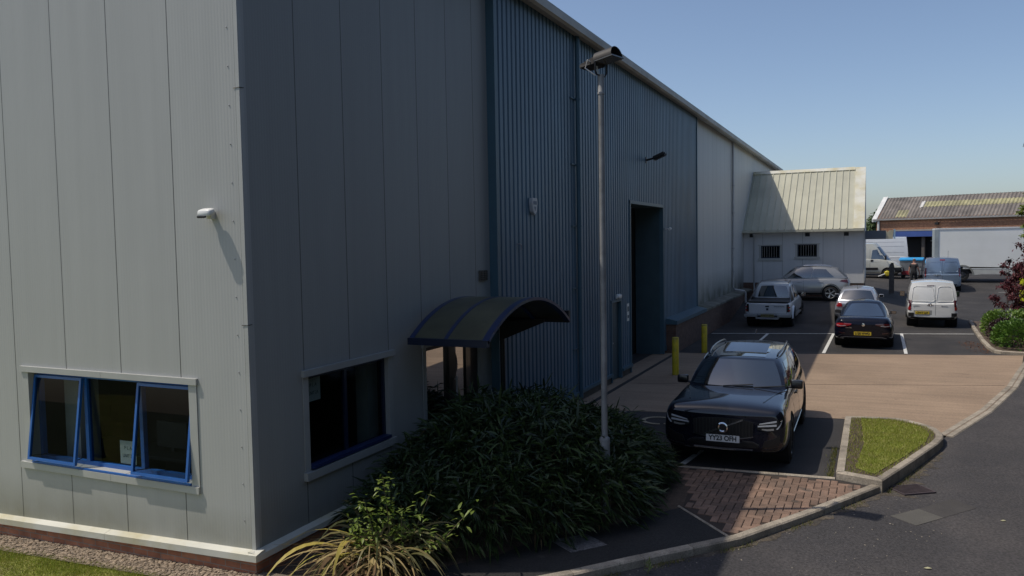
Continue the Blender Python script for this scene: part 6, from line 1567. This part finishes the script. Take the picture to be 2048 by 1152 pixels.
# hedges
def hedge(name, label, cells, n, c1, c2, L, group=None):
    t = thing(name, label, 'hedge', (0, 0, 0), 0, group); m = MB(); s_ = MB()
    for k in range(n):
        cx, cy, rx, ry, h = random.choice(cells)
        a = rnd(0, 6.283); e = math.asin(rnd(0, 1)); q = 1 - abs(random.gauss(0, .11))
        sx = math.copysign(abs(math.cos(a)) ** .6, math.cos(a)); sy_ = math.copysign(abs(math.sin(a)) ** .6, math.sin(a)); ce = math.cos(e) ** .55
        x, y, z = cx + rx * ce * sx * q, cy + ry * ce * sy_ * q, .06 + h * math.sin(e) ** .6 * q * (1 + .06 * math.sin(x9 * 3) if False else 1)
        leaf(m, (x, y, z + rnd(-.03, .04)), (sx * ce + rnd(-.7, .7), sy_ * ce + rnd(-.7, .7), math.sin(e) + rnd(-.2, .9)), rnd(.6, 1.2) * L, rnd(.4, .6) * L, .1, .3, rnd(-1, 1))
    for cx, cy, rx, ry, h in cells:
        for k in range(7): x, y = cx + rnd(-.5, .5) * rx, cy + rnd(-.5, .5) * ry; s_.tube([(x, y, 0), (x + rnd(-.2, .2), y + rnd(-.2, .2), h * .8)], [.015, .006], 5)
    m.build('foliage', leaf_mat(name + '_leaf', c1, c2, .4, .5, .25) if name + '_leaf' not in bpy.data.materials else bpy.data.materials[name + '_leaf'], t, fix=False); s_.build_each('stem', pm('twig', (.07, .05, .035), .9), t)
hedge('laurel_hedge', 'bright glossy green clipped hedge nearest the bed kerb', [(4.5, 29.6, .85, .85, .88), (5.4, 29.5, .95, .9, .92), (6.6, 29.6, 1.1, 1.0, .95), (4.15, 30.2, .6, .6, .7)], 8200, (.05, .13, .018), (.14, .24, .04), .11)
hedge('purple_hedge', 'low dark purple leaved row between the two green hedges', [(4.3, 31.5, .75, .55, .72), (5.3, 31.6, .9, .55, .75), (6.5, 31.6, 1.0, .55, .75)], 4200, (.030, .014, .018), (.065, .035, .03), .10)
hedge('rear_hedge', 'yellowish green hedge behind the purple row, farther from us', [(4.35, 33.2, .8, .8, .86), (5.4, 33.3, .9, .85, .92), (6.6, 33.3, 1.0, .9, .95)], 6500, (.07, .15, .02), (.19, .28, .05), .11)
def scatter_tree(name, label, cat, base, H, blobs, n, L, c1, c2, trunk_r=.04, group=None, mat=None, branches=8, bark=(.07, .05, .04)):
    t = thing(name, label, cat, base, 0, group); m = MB(); s_ = MB()
    s_.tube([(0, 0, 0), (rnd(-.03, .03) * H, rnd(-.03, .03) * H, H * .45), (blobs[0][0] * .5, blobs[0][1] * .5, H * .82)], [trunk_r, trunk_r * .7, trunk_r * .25], 8)
    for k in range(branches):
        bl = blobs[k % len(blobs)]; z0 = rnd(.2, .55) * H; s_.tube([(0, 0, z0), (bl[0] * .5, bl[1] * .5, lerp(z0, bl[2], .6)), (bl[0] + rnd(-.3, .3) * bl[3], bl[1] + rnd(-.3, .3) * bl[3], bl[2] + rnd(-.2, .4) * bl[3])], [trunk_r * .45, trunk_r * .3, trunk_r * .1], 6)
    wts = [b[3] ** 2 for b in blobs]
    cl = []
    for k in range(max(8, n // 45)):
        b = random.choices(blobs, wts)[0]; v = Vector((random.gauss(0, 1), random.gauss(0, 1), random.gauss(0, .8))).normalized() * b[3] * rnd(.35, 1.0) ** .6
        cl.append((b[0] + v.x, b[1] + v.y, b[2] + v.z * .8, b[3] * rnd(.12, .28)))
    for k in range(n):
        c_ = random.choice(cl); v = Vector((random.gauss(0, .6), random.gauss(0, .6), random.gauss(0, .45))) * c_[3]
        leaf(m, (c_[0] + v.x, c_[1] + v.y, c_[2] + v.z), (v.x + rnd(-.5, .5), v.y + rnd(-.5, .5), rnd(-.6, .4)), L * rnd(.7, 1.3), L * rnd(.4, .6), .2, .2, rnd(-1, 1))
    s_.build('trunk', pm('bark_' + name, bark, .9, var=.3), t, smooth=60, fix=False)
    m.build('crown', mat or (bpy.data.materials.get(name + '_crown') or leaf_mat(name + '_crown', c1, c2, .55, .35, .25)), t, fix=False)
    return t
scatter_tree('red_acer', 'spreading dark red leaved shrub rising behind the hedges', 'shrub', (4.95, 35.6, .06), 2.9, [(-.3, .2, 1.1, .55), (-.55, .1, 1.55, .4), (.2, .3, 1.6, .75), (-.1, .1, 2.2, .5), (.6, .1, 2.3, .8), (.1, .1, .7, .6), (.8, .3, 1.2, .8), (.55, 0, 3.1, .55), (.75, 0, 3.7, .45)], 4600, .115, (.075, .018, .024), (.15, .04, .045), .03, bark=(.10, .04, .035), branches=14)
scatter_tree('dark_stem_shrub', 'slim upright shrub with dark leaf tufts in front of the truck', 'shrub', (5.02, 38.6, .06), 2.6, [(-.06, 0, 2.42, .22), (-.02, 0, 2.05, .26), (.1, 0, 1.8, .15), (.52, .1, 2.15, .26), (.45, .1, 1.9, .15), (.95, 0, 2.55, .28), (.85, .05, 2.3, .2)], 700, .12, (.018, .016, .018), (.045, .035, .035), .018, branches=12)
scatter_tree('young_tree', 'young yellow green tree leaning in at the right edge', 'tree', (4.48, 28.9, .06), 5.2, [(-.05, 0, 3.75, .42), (-.15, 0, 4.35, .45), (.25, 0, 4.7, .7), (.5, .1, 3.9, .8), (.3, 0, 5.2, .5)], 1900, .12, (.09, .15, .02), (.24, .27, .05), .05)
# unseen tree belt added to cut eastern sky light on the yard; distant wood
M_belt = leaf_mat('belt_leaf', (.018, .040, .010), (.045, .075, .02), .6, .3, .15)
for k, (x, y) in enumerate(((12.2, -9), (13.0, -4), (11.9, .5), (12.8, 5), (12.1, 10), (13.0, 14.5), (12.4, 19), (13.2, 23.5), (12.8, 28))):
    scatter_tree('sky_blocker_tree', 'tall dense dark tree added out of view to block the eastern sky', 'tree', (x, y, -.9), 16, [(0, 0, 2.0, 2.6), (.2, 1.8, 4.6, 2.5), (-.2, -1.8, 4.4, 2.5), (0, 0, 6.6, 2.9), (0, 1.7, 8.4, 2.4), (0, -1.7, 8.8, 2.4), (.2, -.4, 11, 2.7), (0, .6, 13.4, 2.2), (0, -.8, 12.6, 2.0), (0, 0, 15, 1.6)], 4600, .95, None, None, .25, 'added trees blocking the sky', M_belt)
for k, (x, y, h, lab) in enumerate(((-.4, 128, 8.2, 'rounded far tree left of the red brick shed'), (2.0, 140, 9.6, 'tallest dark far tree peeping past the brick shed gable'), (-3.4, 150, 9.5, 'pale far tree hidden mostly by the annex gable'))):
    scatter_tree('distant_tree', lab, 'tree', (x, y, -.9), h, [(0, 0, h * .45, h * .3), (h * .1, 0, h * .68, h * .24), (-h * .1, 0, h * .62, h * .24), (h * .02, 0, h * .85, h * .16)], 1700, .55, (.05, .085, .03), (.12, .16, .06), .2, 'trees beyond the yard')
bk = MB(); bk.grid(lambda u, v: (lerp(-160, 160, u), 175 + 70 * v, -1 + 9.5 * math.sin(v * 1.57) * (.8 + .25 * math.sin(u * 23) + .12 * math.sin(u * 61))), 80, 8)
struct(bk.build('hill', pm('hill_green', (.07, .10, .035), .95, var=.4, scale=.12, col2=(.12, .12, .05), mixs=.06), smooth=70))
# fallen leaves and litter on the road
m = MB()
for x, y, s in ((.62, 9.95, .05), (-.25, 9.25, .035), (.98, 14.6, .05), (.35, 8.6, .03), (1.6, 12.0, .04), (2.3, 13.4, .03), (.9, 9.2, .02)):
    leaf(m, (x, y, -.063), (rnd(-1, 1), rnd(-1, 1), .03), s * 2, s, -.02)
struct(m.build('fallen_leaves', leaf_mat('fallen_leaf', (.35, .33, .10), (.55, .52, .40), .7, .3, .1), fix=False), 'stuff')
m = MB()
for k in range(420):
    x, y = rnd(2.6, 3.35), rnd(28.3, 31.4)
    if x < 3.3 - (y - 28.3) * .15 - .55 * random.random(): continue
    leaf(m, (x, y, .006), (rnd(-1, 1), rnd(-1, 1), rnd(0, .2)), rnd(.04, .08), rnd(.02, .035), .1)
struct(m.build('leaf_litter', leaf_mat('brown_leaf', (.20, .085, .04), (.12, .06, .035), .8, .2, .1), fix=False), 'stuff')
